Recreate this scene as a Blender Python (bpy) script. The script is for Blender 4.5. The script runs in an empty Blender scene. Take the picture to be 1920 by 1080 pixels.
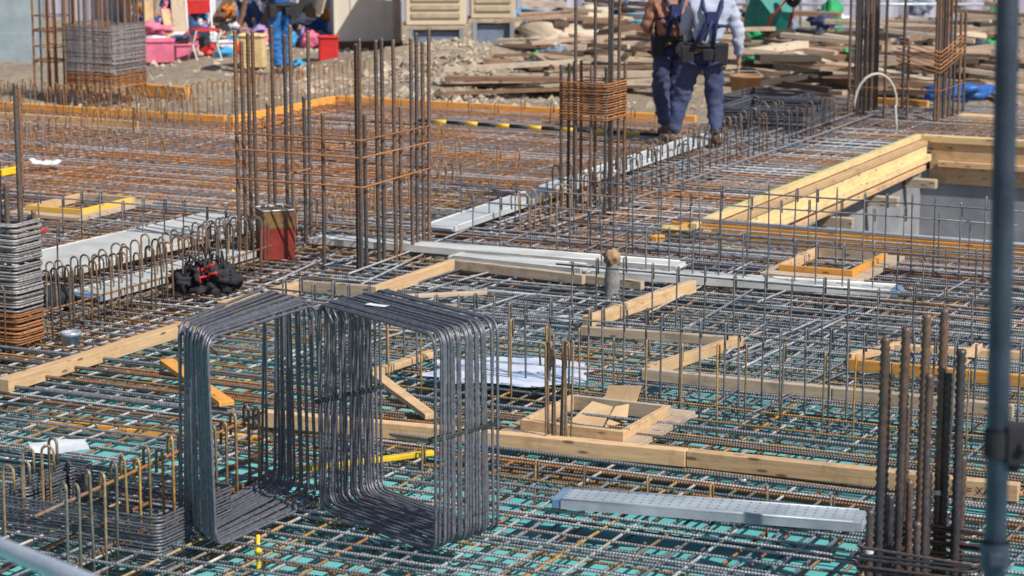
import bpy, bmesh, math, random
from math import sin, cos, pi, radians, atan2, sqrt
from mathutils import Vector, Matrix, noise, Euler
R = random.Random(11)
TH = radians(26)
A = Vector((sin(TH), cos(TH), 0)); B = Vector((cos(TH), -sin(TH), 0)); Z = Vector((0, 0, 1))
CAMH = 3.37; FPX = 4500.0; PITCH = math.atan(870 / 4500)
COL = bpy.context.scene.collection

def ray(u, v):
    x = (u - 960) / FPX; y = -(v - 540) / FPX
    return Vector((x, cos(PITCH) + y * sin(PITCH), -sin(PITCH) + y * cos(PITCH)))
def P(u, v, z=0.0):            # surveyed spot on the level z
    d = ray(u, v); t = (z - CAMH) / d.z
    return Vector((d.x * t, d.y * t, z))
def HZ(v, y):                  # height of a sight line over distance y
    d = ray(960, v); return CAMH + d.z * y / d.y
def AB(a, b, z=0.0): return A * a + B * b + Z * z
def toab(p): return p.dot(A), p.dot(B)

# ---------------- materials ----------------
MATS = {}
def nt(name):
    m = bpy.data.materials.new(name); m.use_nodes = True
    n = m.node_tree.nodes; l = m.node_tree.links; n.clear()
    o = n.new('ShaderNodeOutputMaterial'); b = n.new('ShaderNodeBsdfPrincipled')
    l.new(b.outputs[0], o.inputs[0]); MATS[name] = m
    return m, n, l, b
def mixc(n, l, fac, c1, c2):
    x = n.new('ShaderNodeMix'); x.data_type = 'RGBA'
    if isinstance(fac, (int, float)): x.inputs[0].default_value = fac
    else: l.new(fac, x.inputs[0])
    for i, c in ((6, c1), (7, c2)):
        if isinstance(c, tuple): x.inputs[i].default_value = (*c, 1)
        else: l.new(c, x.inputs[i])
    return x.outputs[2]
def noise_n(n, l, vec, sc, det=4, rough=.6):
    t = n.new('ShaderNodeTexNoise'); t.inputs['Scale'].default_value = sc
    t.inputs['Detail'].default_value = det; t.inputs['Roughness'].default_value = rough
    l.new(vec, t.inputs['Vector']); return t.outputs[0]
def ramp(n, l, f, a, b, c=0.0, d=1.0):
    r = n.new('ShaderNodeMapRange'); r.inputs[1].default_value = a; r.inputs[2].default_value = b
    r.inputs[3].default_value = c; r.inputs[4].default_value = d
    l.new(f, r.inputs[0]); return r.outputs[0]
def rnd(n, l, col, amt):
    oi = n.new('ShaderNodeObjectInfo'); h = n.new('ShaderNodeHueSaturation')
    l.new(ramp(n, l, oi.outputs['Random'], 0, 1, 1 - amt, 1 + amt), h.inputs['Value']); l.new(col, h.inputs['Color'])
    return h.outputs[0]
def bump(n, l, b, h, s, d=.01):
    bp = n.new('ShaderNodeBump'); bp.inputs['Strength'].default_value = s; bp.inputs['Distance'].default_value = d
    l.new(h, bp.inputs['Height']); l.new(bp.outputs[0], b.inputs['Normal'])
def MA(name, c1, c2=None, sc=6, rough=.7, metal=0, bs=.3, rv=.1, lo=.35, hi=.65):
    m, n, l, b = nt(name); tc = n.new('ShaderNodeTexCoord').outputs['Object']
    c2 = c2 or tuple(x * .7 for x in c1)
    f = noise_n(n, l, tc, sc, 6); col = mixc(n, l, ramp(n, l, f, lo, hi), c1, c2)
    l.new(rnd(n, l, col, rv), b.inputs['Base Color'])
    b.inputs['Roughness'].default_value = rough; b.inputs['Metallic'].default_value = metal
    bump(n, l, b, noise_n(n, l, tc, sc * 6, 3), bs); return m
def MREBAR(name, steel, rust, lo, hi, wave=True, rough=.5, metal=.45, rv=.3):
    m, n, l, b = nt(name); geo = n.new('ShaderNodeNewGeometry').outputs['Position']
    tc = n.new('ShaderNodeTexCoord').outputs['Object']
    f = noise_n(n, l, geo, .9, 8, .75); oi = n.new('ShaderNodeObjectInfo')
    ad = n.new('ShaderNodeMath'); ad.operation = 'MULTIPLY_ADD'; l.new(oi.outputs['Random'], ad.inputs[0])
    ad.inputs[1].default_value = .16; l.new(f, ad.inputs[2])
    fine = noise_n(n, l, geo, 40, 4); s2 = mixc(n, l, ramp(n, l, fine, .35, .7), steel, tuple(x * .5 for x in steel))
    r2 = mixc(n, l, ramp(n, l, fine, .35, .7), rust, tuple(x * .5 for x in rust))
    fac = ramp(n, l, ad.outputs[0], lo, hi)
    l.new(rnd(n, l, mixc(n, l, fac, s2, r2), rv), b.inputs['Base Color'])
    b.inputs['Roughness'].default_value = rough
    mm = n.new('ShaderNodeMath'); mm.operation = 'MULTIPLY_ADD'; l.new(fac, mm.inputs[0]); mm.inputs[1].default_value = -metal * .8; mm.inputs[2].default_value = metal
    l.new(mm.outputs[0], b.inputs['Metallic'])
    if wave:
        w = n.new('ShaderNodeTexWave'); w.inputs['Scale'].default_value = 20; w.bands_direction = 'X'; l.new(tc, w.inputs['Vector'])
        bump(n, l, b, w.outputs[1], .8, .003)
    else: bump(n, l, b, fine, .4, .003)
    return m
def MWOOD(name, c1, c2, c3=None, rv=.15):
    m, n, l, b = nt(name); tc = n.new('ShaderNodeTexCoord').outputs['Object']
    oi = n.new('ShaderNodeObjectInfo')
    vm = n.new('ShaderNodeVectorMath'); vm.operation = 'ADD'; l.new(tc, vm.inputs[0]); l.new(oi.outputs['Location'], vm.inputs[1])
    mp = n.new('ShaderNodeMapping'); mp.inputs['Scale'].default_value = (1.2, 16, 16); l.new(vm.outputs[0], mp.inputs[0])
    g = noise_n(n, l, mp.outputs[0], 3, 6, .7); d = noise_n(n, l, vm.outputs[0], 3.5, 7, .8)
    col = mixc(n, l, ramp(n, l, g, .35, .65), c1, c2)
    c3 = c3 or tuple(x * .45 for x in c2)
    col = mixc(n, l, ramp(n, l, d, .50, .76), col, c3)
    mp2 = n.new('ShaderNodeMapping'); mp2.inputs['Scale'].default_value = (4, 14, 14); l.new(vm.outputs[0], mp2.inputs[0])
    vo = n.new('ShaderNodeTexVoronoi'); vo.inputs['Scale'].default_value = 1; l.new(mp2.outputs[0], vo.inputs['Vector'])
    col = mixc(n, l, ramp(n, l, vo.outputs['Distance'], .10, .16, .85, 0), col, tuple(x * .45 for x in c3))
    l.new(rnd(n, l, col, rv), b.inputs['Base Color']); b.inputs['Roughness'].default_value = .75
    bump(n, l, b, g, .5, .004); return m
steel = MREBAR('steel_bar', (.30, .315, .36), (.36, .185, .08), .64, .80, True, .42, .35)
steelf = MREBAR('pale_steel_bar', (.54, .55, .60), (.46, .25, .11), .60, .78, True, .42, .25)
steelp = MREBAR('steel_plain', (.20, .205, .25), (.22, .15, .10), .78, .98, False, .42, .4, .15)
rusty = MREBAR('rusty_bar', (.25, .23, .22), (.38, .17, .065), .44, .62)
rustyp = MREBAR('rusty_bar_plain', (.135, .125, .13), (.26, .13, .06), .50, .74, False, .5, .3)
darkbar = MREBAR('dark_ribbed_bar', (.095, .09, .11), (.20, .10, .055), .50, .78, False, .45, .35)
rusthoop = MREBAR('rust_hoop', (.30, .15, .08), (.46, .19, .07), .35, .6, False, .8, .1)
silver = MREBAR('silver_hoop', (.42, .40, .42), (.30, .21, .16), .62, .9, False, .5, .3)
olive = MREBAR('weathered_bar', (.28, .27, .23), (.44, .25, .08), .46, .70, True, .46, .25)
greyd = MREBAR('grey_dowel', (.24, .235, .25), (.37, .21, .08), .50, .72, False, .46, .25)
thin = MREBAR('thin_grey_bar', (.21, .22, .25), (.32, .21, .10), .60, .85, False, .42, .3)
pine = MWOOD('pine', (.68, .47, .27), (.53, .34, .19), (.26, .17, .10))
grayw = MWOOD('weathered_timber', (.56, .45, .34), (.41, .32, .24), (.18, .14, .11))
orangew = MWOOD('orange_timber', (.80, .38, .08), (.62, .29, .06), (.28, .14, .06))
yelloww = MWOOD('yellow_timber', (.86, .66, .36), (.72, .52, .26), (.40, .28, .15))
yellowp = MA('yellow_paint', (.84, .58, .02), (.64, .42, .02), rough=.5)
blackp = MA('black_paint', (.02, .02, .025), rough=.5)
conc = MA('concrete', (.34, .35, .38), (.23, .24, .27), 2.5, .9)
dconc = MA('dark_concrete', (.13, .14, .16), (.08, .09, .11), 2, .9)  # darker concrete tone, used on the pit floor
pole = MA('painted_pole', (.065, .085, .13), (.04, .055, .09), 14, .5, .3)
galv = MA('galvanised_pipe', (.50, .56, .66), (.38, .43, .52), 10, .4, .3)
paper = MA('white_sheet', (.84, .85, .88), (.60, .65, .76), 5, .6)
bluesheet = MA('pale_blue_sheet', (.72, .78, .90), (.42, .54, .80), 5, .5, lo=.42, hi=.6, bs=.1)
card = MA('cardboard', (.60, .43, .26), (.50, .34, .2), 4, .85)
bluep = MA('blue_paint', (.03, .15, .48), (.02, .08, .30), 8, .5)
bluem = MA('worn_blue_paint', (.10, .22, .44), (.22, .28, .36), 16, .6)
harn = MA('harness_webbing', (.02, .035, .14), (.015, .02, .08), 8, .7)
redp = MA('red_paint', (.62, .025, .025), (.42, .02, .02), 6, .5)
tinred = MA('tin_red', (.28, .03, .02), (.17, .02, .015), 9, .6)
teal = MA('teal_plastic', (.01, .24, .21), (.01, .15, .14), 6, .5)
pink = MA('pink_cloth', (.82, .22, .36), (.62, .14, .24), 5, .8)
cream = MA('cream_panel', (.78, .72, .63), (.68, .62, .54), 1.2, .6)
beige = MA('beige_metal', (.68, .58, .44), (.60, .50, .36), 1.2, .5)
tarp = MA('beige_tarp', (.60, .50, .39), (.44, .36, .28), 3, .8)
darkm = MA('dark_cloth', (.03, .03, .04), (.015, .015, .02), 8, .85)
navy = MA('navy_cloth', (.065, .085, .18), (.04, .05, .115), 5, .9)
shirtm = MA('pale_blue_shirt', (.52, .57, .72), (.40, .45, .60), 4, .9)
shirt2 = MA('orange_brown_shirt', (.44, .22, .15), (.30, .15, .11), 4, .9)
shirt3 = MA('blue_jacket', (.03, .12, .34), (.02, .08, .24), 4, .9)
jeans = MA('bright_blue_denim', (.03, .17, .50), (.02, .11, .34), 5, .9)
skin = MA('skin', (.50, .29, .19), (.44, .24, .16), 10, .55)
white = MA('white_plastic', (.80, .81, .82), (.64, .66, .70), 4, .4)
hoard = MA('hoarding_metal', (.44, .44, .55), (.36, .36, .46), .8, .6)
stone = MA('rubble', (.60, .50, .39), (.28, .24, .20), 3, .95, bs=.8)
plain = MA('pale_plank_metal', (.64, .65, .64), (.45, .46, .46), 3, .55, .15, lo=.38, hi=.68)
plainw = MA('whitish_plank_metal', (.64, .68, .72), (.46, .50, .54), 3, .5, .15, lo=.4, hi=.7)
m, n, l, b = nt('plank_zinc'); plankm = m
tc = n.new('ShaderNodeTexCoord').outputs['Object']
vo = n.new('ShaderNodeTexVoronoi'); vo.voronoi_dimensions = '2D'; vo.inputs['Scale'].default_value = 22; vo.inputs['Randomness'].default_value = 0
l.new(tc, vo.inputs['Vector']); hol = ramp(n, l, vo.outputs['Distance'], .13, .19)
nz = noise_n(n, l, tc, 5, 6, .7)
cc = mixc(n, l, ramp(n, l, nz, .35, .7), (.50, .56, .64), (.30, .35, .41))
cc = mixc(n, l, hol, (.17, .20, .23), cc)
l.new(rnd(n, l, cc, .08), b.inputs['Base Color']); b.inputs['Metallic'].default_value = .25; b.inputs['Roughness'].default_value = .5
bump(n, l, b, hol, .3, .004)
# formwork deck
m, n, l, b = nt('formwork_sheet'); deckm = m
tc = n.new('ShaderNodeTexCoord').outputs['Object']
def brick(c1, c2, c3):
    br = n.new('ShaderNodeTexBrick'); l.new(tc, br.inputs['Vector']); br.inputs['Scale'].default_value = 1
    br.inputs['Brick Width'].default_value = 1.8; br.inputs['Row Height'].default_value = .9; br.inputs['Mortar Size'].default_value = .012
    br.inputs['Color1'].default_value = (*c1, 1); br.inputs['Color2'].default_value = (*c2, 1); br.inputs['Mortar'].default_value = (*c3, 1); return br.outputs[0]
tealc = brick((.10, .42, .45), (.16, .50, .52), (.04, .13, .14))
orac = brick((.72, .34, .13), (.50, .27, .14), (.12, .08, .05))
sx = n.new('ShaderNodeSeparateXYZ'); l.new(tc, sx.inputs[0])
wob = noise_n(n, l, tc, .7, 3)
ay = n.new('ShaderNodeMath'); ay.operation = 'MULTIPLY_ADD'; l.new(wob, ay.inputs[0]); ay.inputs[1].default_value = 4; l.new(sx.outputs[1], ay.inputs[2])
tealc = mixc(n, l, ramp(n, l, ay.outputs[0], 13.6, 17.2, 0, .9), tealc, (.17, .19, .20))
gt1 = ramp(n, l, sx.outputs[0], -9.05, -9.0); lt2 = ramp(n, l, sx.outputs[1], 16.35, 16.3)
lt3 = ramp(n, l, sx.outputs[1], 11.6, 11.5)
mx_ = n.new('ShaderNodeMath'); mx_.operation = 'MAXIMUM'; l.new(gt1, mx_.inputs[0]); l.new(lt3, mx_.inputs[1])
mu = n.new('ShaderNodeMath'); mu.operation = 'MULTIPLY'; l.new(mx_.outputs[0], mu.inputs[0]); l.new(lt2, mu.inputs[1])
c = mixc(n, l, mu.outputs[0], orac, tealc)
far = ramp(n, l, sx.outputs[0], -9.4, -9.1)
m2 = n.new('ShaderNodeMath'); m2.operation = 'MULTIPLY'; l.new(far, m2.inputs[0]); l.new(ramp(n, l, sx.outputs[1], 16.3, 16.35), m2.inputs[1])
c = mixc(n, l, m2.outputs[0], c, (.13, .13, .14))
dn = noise_n(n, l, tc, 1.6, 8, .75)
c = mixc(n, l, ramp(n, l, dn, .60, .84), c, (.15, .16, .16))
sp = noise_n(n, l, tc, 9, 5, .8); c = mixc(n, l, ramp(n, l, sp, .70, .80), c, (.50, .58, .60))  # pale flecks paint whitish highlights into the sheet colour
l.new(c, b.inputs['Base Color']); b.inputs['Roughness'].default_value = .6
bump(n, l, b, noise_n(n, l, tc, 20, 4), .2)
m, n, l, b = nt('dirt'); dirtm = m
geo = n.new('ShaderNodeNewGeometry').outputs['Position']
n1 = noise_n(n, l, geo, .5, 8, .7); n2 = noise_n(n, l, geo, 14, 8, .8)
c = mixc(n, l, ramp(n, l, n1, .35, .65), (.58, .46, .32), (.38, .31, .26))
c = mixc(n, l, ramp(n, l, n2, .46, .66), c, (.17, .135, .11))
l.new(c, b.inputs['Base Color']); b.inputs['Roughness'].default_value = .95; bump(n, l, b, n2, 1.0, .06)

# ---------------- mesh builder ----------------
def resample(path, st, closed):
    pts = list(path) + ([path[0]] if closed else [])
    out = []
    for i in range(len(pts) - 1):
        L = (pts[i + 1] - pts[i]).length; k = max(1, int(round(L / st)))
        for j in range(k): out.append(pts[i].lerp(pts[i + 1], j / k))
    if not closed: out.append(pts[-1])
    return out
class MB:
    def __init__(s): s.v = []; s.f = []; s.m = []; s.s = []
    def add(s, vs, fs, mi=0, sm=False, mx=None):
        o = len(s.v); s.v += [(mx @ Vector(v)) if mx else Vector(v) for v in vs]
        for f in fs: s.f.append([i + o for i in f]); s.m.append(mi); s.s.append(sm)
        return s
    def box(s, c, d, mi=0, mx=None, tap=1.0):
        x, y, z = (q / 2 for q in d); c = Vector(c); vs = []
        for sz in (-1, 1):
            t = tap if sz > 0 else 1
            for sx_, sy_ in ((-1, -1), (1, -1), (1, 1), (-1, 1)): vs.append(c + Vector((sx_ * x * t, sy_ * y * t, sz * z)))
        return s.add(vs, [(3, 2, 1, 0), (4, 5, 6, 7), (0, 1, 5, 4), (1, 2, 6, 5), (2, 3, 7, 6), (3, 0, 4, 7)], mi, False, mx)
    def tube(s, path, r, n=6, closed=False, rib=0, mi=0, mx=None, ribh=.16):
        path = [Vector(p) for p in path]
        if rib: path = resample(path, rib, closed)
        N = len(path); rr = r if isinstance(r, (list, tuple)) else None
        up = None; vs = []
        for i, p in enumerate(path):
            if closed: t = path[(i + 1) % N] - path[i - 1]
            else: t = path[min(i + 1, N - 1)] - path[max(i - 1, 0)]
            t.normalize()
            if up is None:
                up = Vector((0, 0, 1)) if abs(t.z) < .9 else Vector((1, 0, 0))
            up = (up - t * up.dot(t)).normalized(); sd = t.cross(up)
            q = rr[i] if rr else r
            if rib and i % 2: q *= 1 + ribh
            for k in range(n):
                an = 2 * pi * k / n; vs.append(p + (up * cos(an) + sd * sin(an)) * q)
        fs = []
        for i in range(N if closed else N - 1):
            j = (i + 1) % N
            for k in range(n): fs.append((i * n + k, i * n + (k + 1) % n, j * n + (k + 1) % n, j * n + k))
        if not closed: fs.append(tuple(range(n - 1, -1, -1))); fs.append(tuple((N - 1) * n + k for k in range(n)))
        return s.add(vs, fs, mi, True, mx)
    def lathe(s, prof, n=20, mi=0, mx=None):
        vs = []; fs = []
        for r_, z_ in prof:
            for k in range(n): vs.append((r_ * cos(2 * pi * k / n), r_ * sin(2 * pi * k / n), z_))
        for i in range(len(prof) - 1):
            for k in range(n): fs.append((i * n + k, i * n + (k + 1) % n, (i + 1) * n + (k + 1) % n, (i + 1) * n + k))
        return s.add(vs, fs, mi, True, mx)
    def blob(s, c, d, amp=.15, fr=2.0, sub=3, mi=0, seed=0):
        bm = bmesh.new(); bmesh.ops.create_icosphere(bm, subdivisions=sub, radius=1)
        vs = []
        for v in bm.verts:
            q = v.co.copy(); k = 1 + amp * noise.noise(q * fr + Vector((seed * 7.3, seed, 0))) * 2 + amp * .7 * noise.noise(q * fr * 3 + Vector((seed, 3, 1)))
            q = q * k; q.z = max(q.z, -.85)
            vs.append(Vector(c) + Vector((q.x * d[0] / 2, q.y * d[1] / 2, q.z * d[2] / 2)))
        fs = [[v.index for v in f.verts] for f in bm.faces]; bm.free()
        return s.add(vs, fs, mi, True)
    def build(s, name, mats, parent=None, loc=(0, 0, 0), rot=None, bevel=0, rz=None):
        me = bpy.data.meshes.new(name); me.from_pydata([tuple(v) for v in s.v], [], s.f)
        for mt in (mats if isinstance(mats, (list, tuple)) else [mats]): me.materials.append(mt)
        me.polygons.foreach_set('material_index', s.m); me.polygons.foreach_set('use_smooth', s.s); me.update()
        o = bpy.data.objects.new(name, me); COL.objects.link(o); o.location = loc
        if rot is not None: o.rotation_mode = 'QUATERNION'; o.rotation_quaternion = rot
        if rz is not None: o.rotation_euler = (0, 0, rz)
        if parent: o.parent = parent
        if bevel:
            bv = o.modifiers.new('b', 'BEVEL'); bv.width = bevel; bv.segments = 2; bv.limit_method = 'ANGLE'
        return o
def tag(o, label, cat, group=None):
    o['label'] = label; o['category'] = cat
    if group: o['group'] = group
    return o
def empty(name, label, cat, loc, rz=0, group=None):
    e = bpy.data.objects.new(name, None); COL.objects.link(e); e.location = loc; e.rotation_euler = (0, 0, rz); e.empty_display_size = .1
    return tag(e, label, cat, group)
def struct(o): o['kind'] = 'structure'; return o
def aim(d): return d.to_track_quat('X', 'Z')
def rrect(w, h, r, seg=5, o=(0, 0), plane='XY'):
    pts = []
    for cx, cy, a0 in ((w - r, h - r, 0), (r, h - r, 90), (r, r, 180), (w - r, r, 270)):
        for k in range(seg + 1):
            an = radians(a0 + 90 * k / seg); x = cx + r * cos(an) + o[0]; y = cy + r * sin(an) + o[1]
            pts.append(Vector((x, y, 0)) if plane == 'XY' else Vector((x, 0, y)))
    return pts
def jit(x): return R.uniform(-x, x)

# ---------------- deck, ground, pit ----------------
DROT = -TH
PA0, PA1, PB0, PB1 = 17.95, 24.2, -7.05, 1.0
EA, EB, SA = 24.5, -14.25, 22.2      # back edge, left step, step back edge
mb = MB()
def dk(a0, a1, b0, b1): mb.box(((b0 + b1) / 2, (a0 + a1) / 2, -.06), (b1 - b0, a1 - a0, .12))
dk(3, PA0, -24, 6); dk(PA0, SA, -24, PB0); dk(SA, EA, EB, PB0); dk(PA1, EA, PB0, 6); dk(EA, 27.6, -9.6, 6); dk(PA0, PA1, PB1, 6)
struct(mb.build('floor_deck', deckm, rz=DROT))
mb = MB()
def gr(a0, a1, b0, b1): mb.add([(b0, a0, -.3), (b1, a0, -.3), (b1, a1, -.3), (b0, a1, -.3)], [(0, 1, 2, 3)])
gr(-150, PA0, -250, 250); gr(PA1, 500, -250, 250); gr(PA0, PA1, -250, PB0); gr(PA0, PA1, PB1, 250)
struct(mb.build('ground', dirtm, rz=DROT))
mb = MB()
mb.box(((PB0 + PB1) / 2, (PA0 + PA1) / 2, -2.7), (PB1 - PB0 + .4, PA1 - PA0 + .4, .2))
struct(mb.build('pit_floor', dconc, rz=DROT))
for c, d in ((((PB0 + PB1) / 2, PA1 + .1, -1.38), (PB1 - PB0, .2, 2.44)), (((PB0 + PB1) / 2, PA0 - .1, -1.38), (PB1 - PB0, .2, 2.44)),
                 ((PB0 - .1, (PA0 + PA1) / 2, -1.38), (.2, PA1 - PA0, 2.44)), ((PB1 + .1, (PA0 + PA1) / 2, -1.38), (.2, PA1 - PA0, 2.44))):
    mb = MB(); mb.box((0, 0, 0), d); w = AB(c[1], c[0], c[2])
    tag(mb.build('concrete_wall', conc, loc=w, rz=DROT), 'grey cast concrete wall lining the open pit', 'wall', 'pit walls')
mb = MB(); NX, NY = 150, 140; vs = []; fs = []
b0, b1, a0, a1 = -34, 2, EA + .12, 48
mound = P(840, 145, -.3)
def mnd(w):
    dm = ((w.x - mound.x) / 1.3) ** 2 + ((w.y - mound.y - .4) / 1.8) ** 2
    return .42 * math.exp(-dm)
for j in range(NY + 1):
    for i in range(NX + 1):
        bb = b0 + (b1 - b0) * i / NX; aa = a0 + (a1 - a0) * j / NY; w = AB(aa, bb)
        h = .10 * noise.noise(w * .6) + .05 * noise.noise(w * 2.2) + .03 * noise.noise(w * 6) + mnd(w)
        edge = min(1, (aa - a0) / .8)
        vs.append((bb, aa, -.22 + h * edge - (.06 if bb > -9.6 and aa < 27.7 else 0)))
for j in range(NY):
    for i in range(NX):
        bb = b0 + (b1 - b0) * (i + .5) / NX; aa = a0 + (a1 - a0) * (j + .5) / NY
        if bb > -9.7 and aa < 27.6: continue
        k = j * (NX + 1) + i; fs.append((k, k + 1, k + NX + 2, k + NX + 1))
mb.add(vs, fs, 0, True); o = mb.build('gravel_ground', dirtm, rz=DROT); o['kind'] = 'structure'
mb = MB()
for i in range(7000):
    u = R.uniform(60, 1850); v = R.uniform(60, 205)
    if R.random() < .55: u = R.uniform(560, 1050)
    p = P(u, v, -.24)
    a_, b_ = toab(p)
    if a_ < EA + .2 and b_ > EB - .1: continue
    if a_ < SA + .2: continue
    if a_ < 27.8 and b_ > -9.8: continue
    p.z += mnd(p); s_ = R.uniform(.015, .06) * (2 if R.random() < .14 else 1)
    e1 = Vector((R.uniform(-1, 1), R.uniform(-1, 1), .2)).normalized() * s_; e2 = e1.cross(Z).normalized() * s_ * R.uniform(.5, 1); e3 = Z * s_ * R.uniform(.5, .9)
    mb.add([p + e1, p + e2, p - e1, p - e2, p + e3, p - e3], [(0, 1, 4), (1, 2, 4), (2, 3, 4), (3, 0, 4), (1, 0, 5), (2, 1, 5), (3, 2, 5), (0, 3, 5)])
o = mb.build('rubble_stones', stone); o['kind'] = 'stuff'

# ---------------- deck bars ----------------
bars = []
def bar(p0, p1, r, m_): bars.append((p0, p1, r, m_))
# 0 steel 1 olive 2 rusty 3 pale steel
for layer, zA, zB in ((0, .030, .045), (1, .150, .166)):
    a = 8.3 + layer * .09
    while a < 27.4:
        b0 = -9.5 if a > EA - .1 else (EB + .1 if a > SA - .05 else -20 + jit(.5)); b1 = PB0 - .1 if PA0 - .05 < a < PA1 + .05 else 1.5
        if layer == 0: mt = 2 if R.random() < .34 else 0
        else: mt = (1 if R.random() < .22 else (3 if R.random() < .4 else 0)) if a < 16 else (2 if R.random() < .16 else (3 if R.random() < .6 else 0))
        bar(AB(a, b0, zB), AB(a + jit(.05), b1, zB + jit(.006)), .0072, mt); a += .148 + jit(.035)
    b = -19.6 + layer * .1
    while b < 1.0:
        a1_ = SA - .1 if b < EB + .05 else (PA0 - .1 if b > PB0 - .1 else (27.4 if b > -9.5 else EA - .1))
        if layer == 0: mt = 2 if R.random() < .3 else 0
        else: mt = 1 if R.random() < .14 else (2 if R.random() < (.18 if b < -9 else .06) else (3 if R.random() < .55 else 0))
        bar(AB(7.8 + jit(.2), b, zA), AB(a1_ + jit(.08) - .05, b + jit(.07), zA + jit(.006)), .0076, mt)
        if b > PB0 - .1: bar(AB(PA1 + .1, b, zA), AB(27.4, b, zA), .0076, mt)
        b += .145 + jit(.035)
for i in range(18): bar(AB(10.6 + i * .07 + jit(.02), -13 + jit(.3), .05 + .05 * (i % 4)), AB(10.6 + i * .07 + jit(.03), .8, .05 + .05 * (i % 4)), .0105, 2 if i % 3 else 0)
for i in range(7): bar(AB(9.0, -9.95 + i * .1 + jit(.02), .07 + .05 * (i % 3)), AB(18.9, -9.95 + i * .1 + jit(.02), .07 + .05 * (i % 3)), .0105, 1)
for i in range(7): bar(AB(16.5 + i * .09, -14, .06 + .06 * (i % 3)), AB(16.5 + i * .09 + jit(.03), 1, .06 + .06 * (i % 3)), .0105, 0)
for i in range(12): bar(AB(17.2, -8.95 + i * .085, .08 + .06 * (i % 3)), AB(25.9, -8.95 + i * .085 + jit(.02), .08 + .06 * (i % 3)), .012, 0)
for i in range(6): bar(AB(7.8, -6.6 + i * .08, .07 + .05 * (i % 3)), AB(10.3, -6.6 + i * .08, .07 + .05 * (i % 3)), .011, 2)
for i in range(50):
    a = R.uniform(12, 17); b = R.uniform(-9, -3.5); L = R.uniform(.8, 2.2); d = (A + B * jit(.14)).normalized() if R.random() < .7 else (B + A * jit(.14)).normalized()
    if (AB(a, b) + d * L).dot(A) > PA0 - .1: continue
    bar(AB(a, b, .185), AB(a, b, .187) + d * L, .0075, 3 if R.random() < .6 else 0)
def near(bx):
    best = 1e9
    for k in range(25):
        q = bx[0].lerp(bx[1], k / 24)
        if q.y > 10 and abs(q.x) < .225 * q.y: best = min(best, q.y - q.z * 3)
    return best
bars.sort(key=near)
BM = [steel, olive, rusty, steelf]
def barpath(L, k=9):
    pth = []; ph = R.uniform(0, 6); am = R.uniform(.002, .018); fr = R.uniform(.6, 1.4)
    for i in range(k):
        x = -L / 2 + L * i / (k - 1); pth.append(Vector((x, am * sin(x * fr + ph), am * .35 * sin(x * 1.7 + ph * 2))))
    return pth
rest = MB()
for i, (p0, p1, r, mt) in enumerate(bars):
    d = p1 - p0; L = d.length; mid = (p0 + p1) / 2; q = aim(d)
    pth = barpath(L)
    if i < 296:
        mb = MB(); mb.tube(pth, r, 6)
        o = mb.build('rebar', BM[mt], loc=mid, rot=q)
        tag(o, ('rusty ribbed steel bar' if mt == 2 else 'grey ribbed steel bar') + ' laid in the deck mesh', 'rebar', 'reinforcing bars laid over the deck')
    else:
        rest.tube(pth, r, 5, mi=mt, mx=Matrix.Translation(mid) @ q.to_matrix().to_4x4())
o = rest.build('rebar_mesh', BM); o['kind'] = 'stuff'; tag(o, 'grey and rusty steel bars covering the deck', 'rebar')

# ---------------- boards ----------------
def board(p0, p1, w, h, mt, label, name='timber_board', z=0.0, cat='timber', bev=.004, group=None):
    p0 = Vector(p0); p1 = Vector(p1); d = p1 - p0; L = d.length
    mb = MB()
    k = 6; vs = []; fs = []
    tw = [jit(.002) for _ in range(k + 1)]
    for i in range(k + 1):
        x = -L / 2 + L * i / k
        for yy, zz in ((-w / 2, 0), (w / 2, 0), (w / 2, h), (-w / 2, h)): vs.append((x, yy + tw[i], zz + tw[-1 - i] * .5))
    for i in range(k):
        for q in range(4): fs.append((i * 4 + q, (i + 1) * 4 + q, (i + 1) * 4 + (q + 1) % 4, i * 4 + (q + 1) % 4))
    fs.append((0, 1, 2, 3)); fs.append((k * 4 + 3, k * 4 + 2, k * 4 + 1, k * 4))
    mb.add(vs, fs)
    o = mb.build(name, mt, loc=(p0 + p1) / 2 + Z * z, rot=aim(d), bevel=bev)
    return tag(o, label, cat, group)
TZ = .175
def bd(u0, v0, u1, v1, w, h, mt, label, z=TZ, **k): return board(P(u0, v0, z), P(u1, v1, z), w, h, mt, label, **k)
bd(5, 735, 470, 587, .09, .075, pine, 'long pale pine batten lying on the bar mesh')
bd(415, 590, 562, 550, .07, .085, pine, 'short pine batten butted near the column bars')
bd(562, 548, 700, 558, .045, .085, grayw, 'weathered board edging the column opening')
bd(700, 560, 848, 508, .045, .085, pine, 'pale board edging the column opening')
bd(842, 503, 1095, 533, .05, .07, grayw, 'weathered batten lying on the bar mesh')
bd(1100, 530, 1205, 543, .05, .06, grayw, 'short weathered batten on the bar mesh')
bd(1098, 617, 1300, 548, .05, .085, pine, 'pale pine batten standing on edge')
bd(1090, 628, 1385, 650, .05, .06, grayw, 'grey timber batten on the bar mesh')
bd(1212, 708, 1388, 648, .05, .07, pine, 'pale pine batten standing on edge')
bd(1205, 712, 1560, 748, .05, .07, grayw, 'weathered batten running over the green sheets')
bd(1562, 748, 1900, 782, .05, .07, grayw, 'weathered batten running over the green sheets')
t8 = bd(488, 797, 1288, 873, .07, .085, pine, 'long sawn pine beam with cut end on the mesh')
t9 = bd(1290, 873, 1910, 939, .07, .085, pine, 'sawn pine beam with black pencilled marks')
bd(312, 682, 425, 762, .09, .03, orangew, 'short orange plywood offcut on the mesh', z=.20)
bd(700, 705, 808, 786, .07, .03, pine, 'thin pine strip lying diagonally', z=.20)
bd(700, 705, 812, 668, .06, .04, pine, 'thin pine strip lying on the mesh', z=.19)
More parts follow.
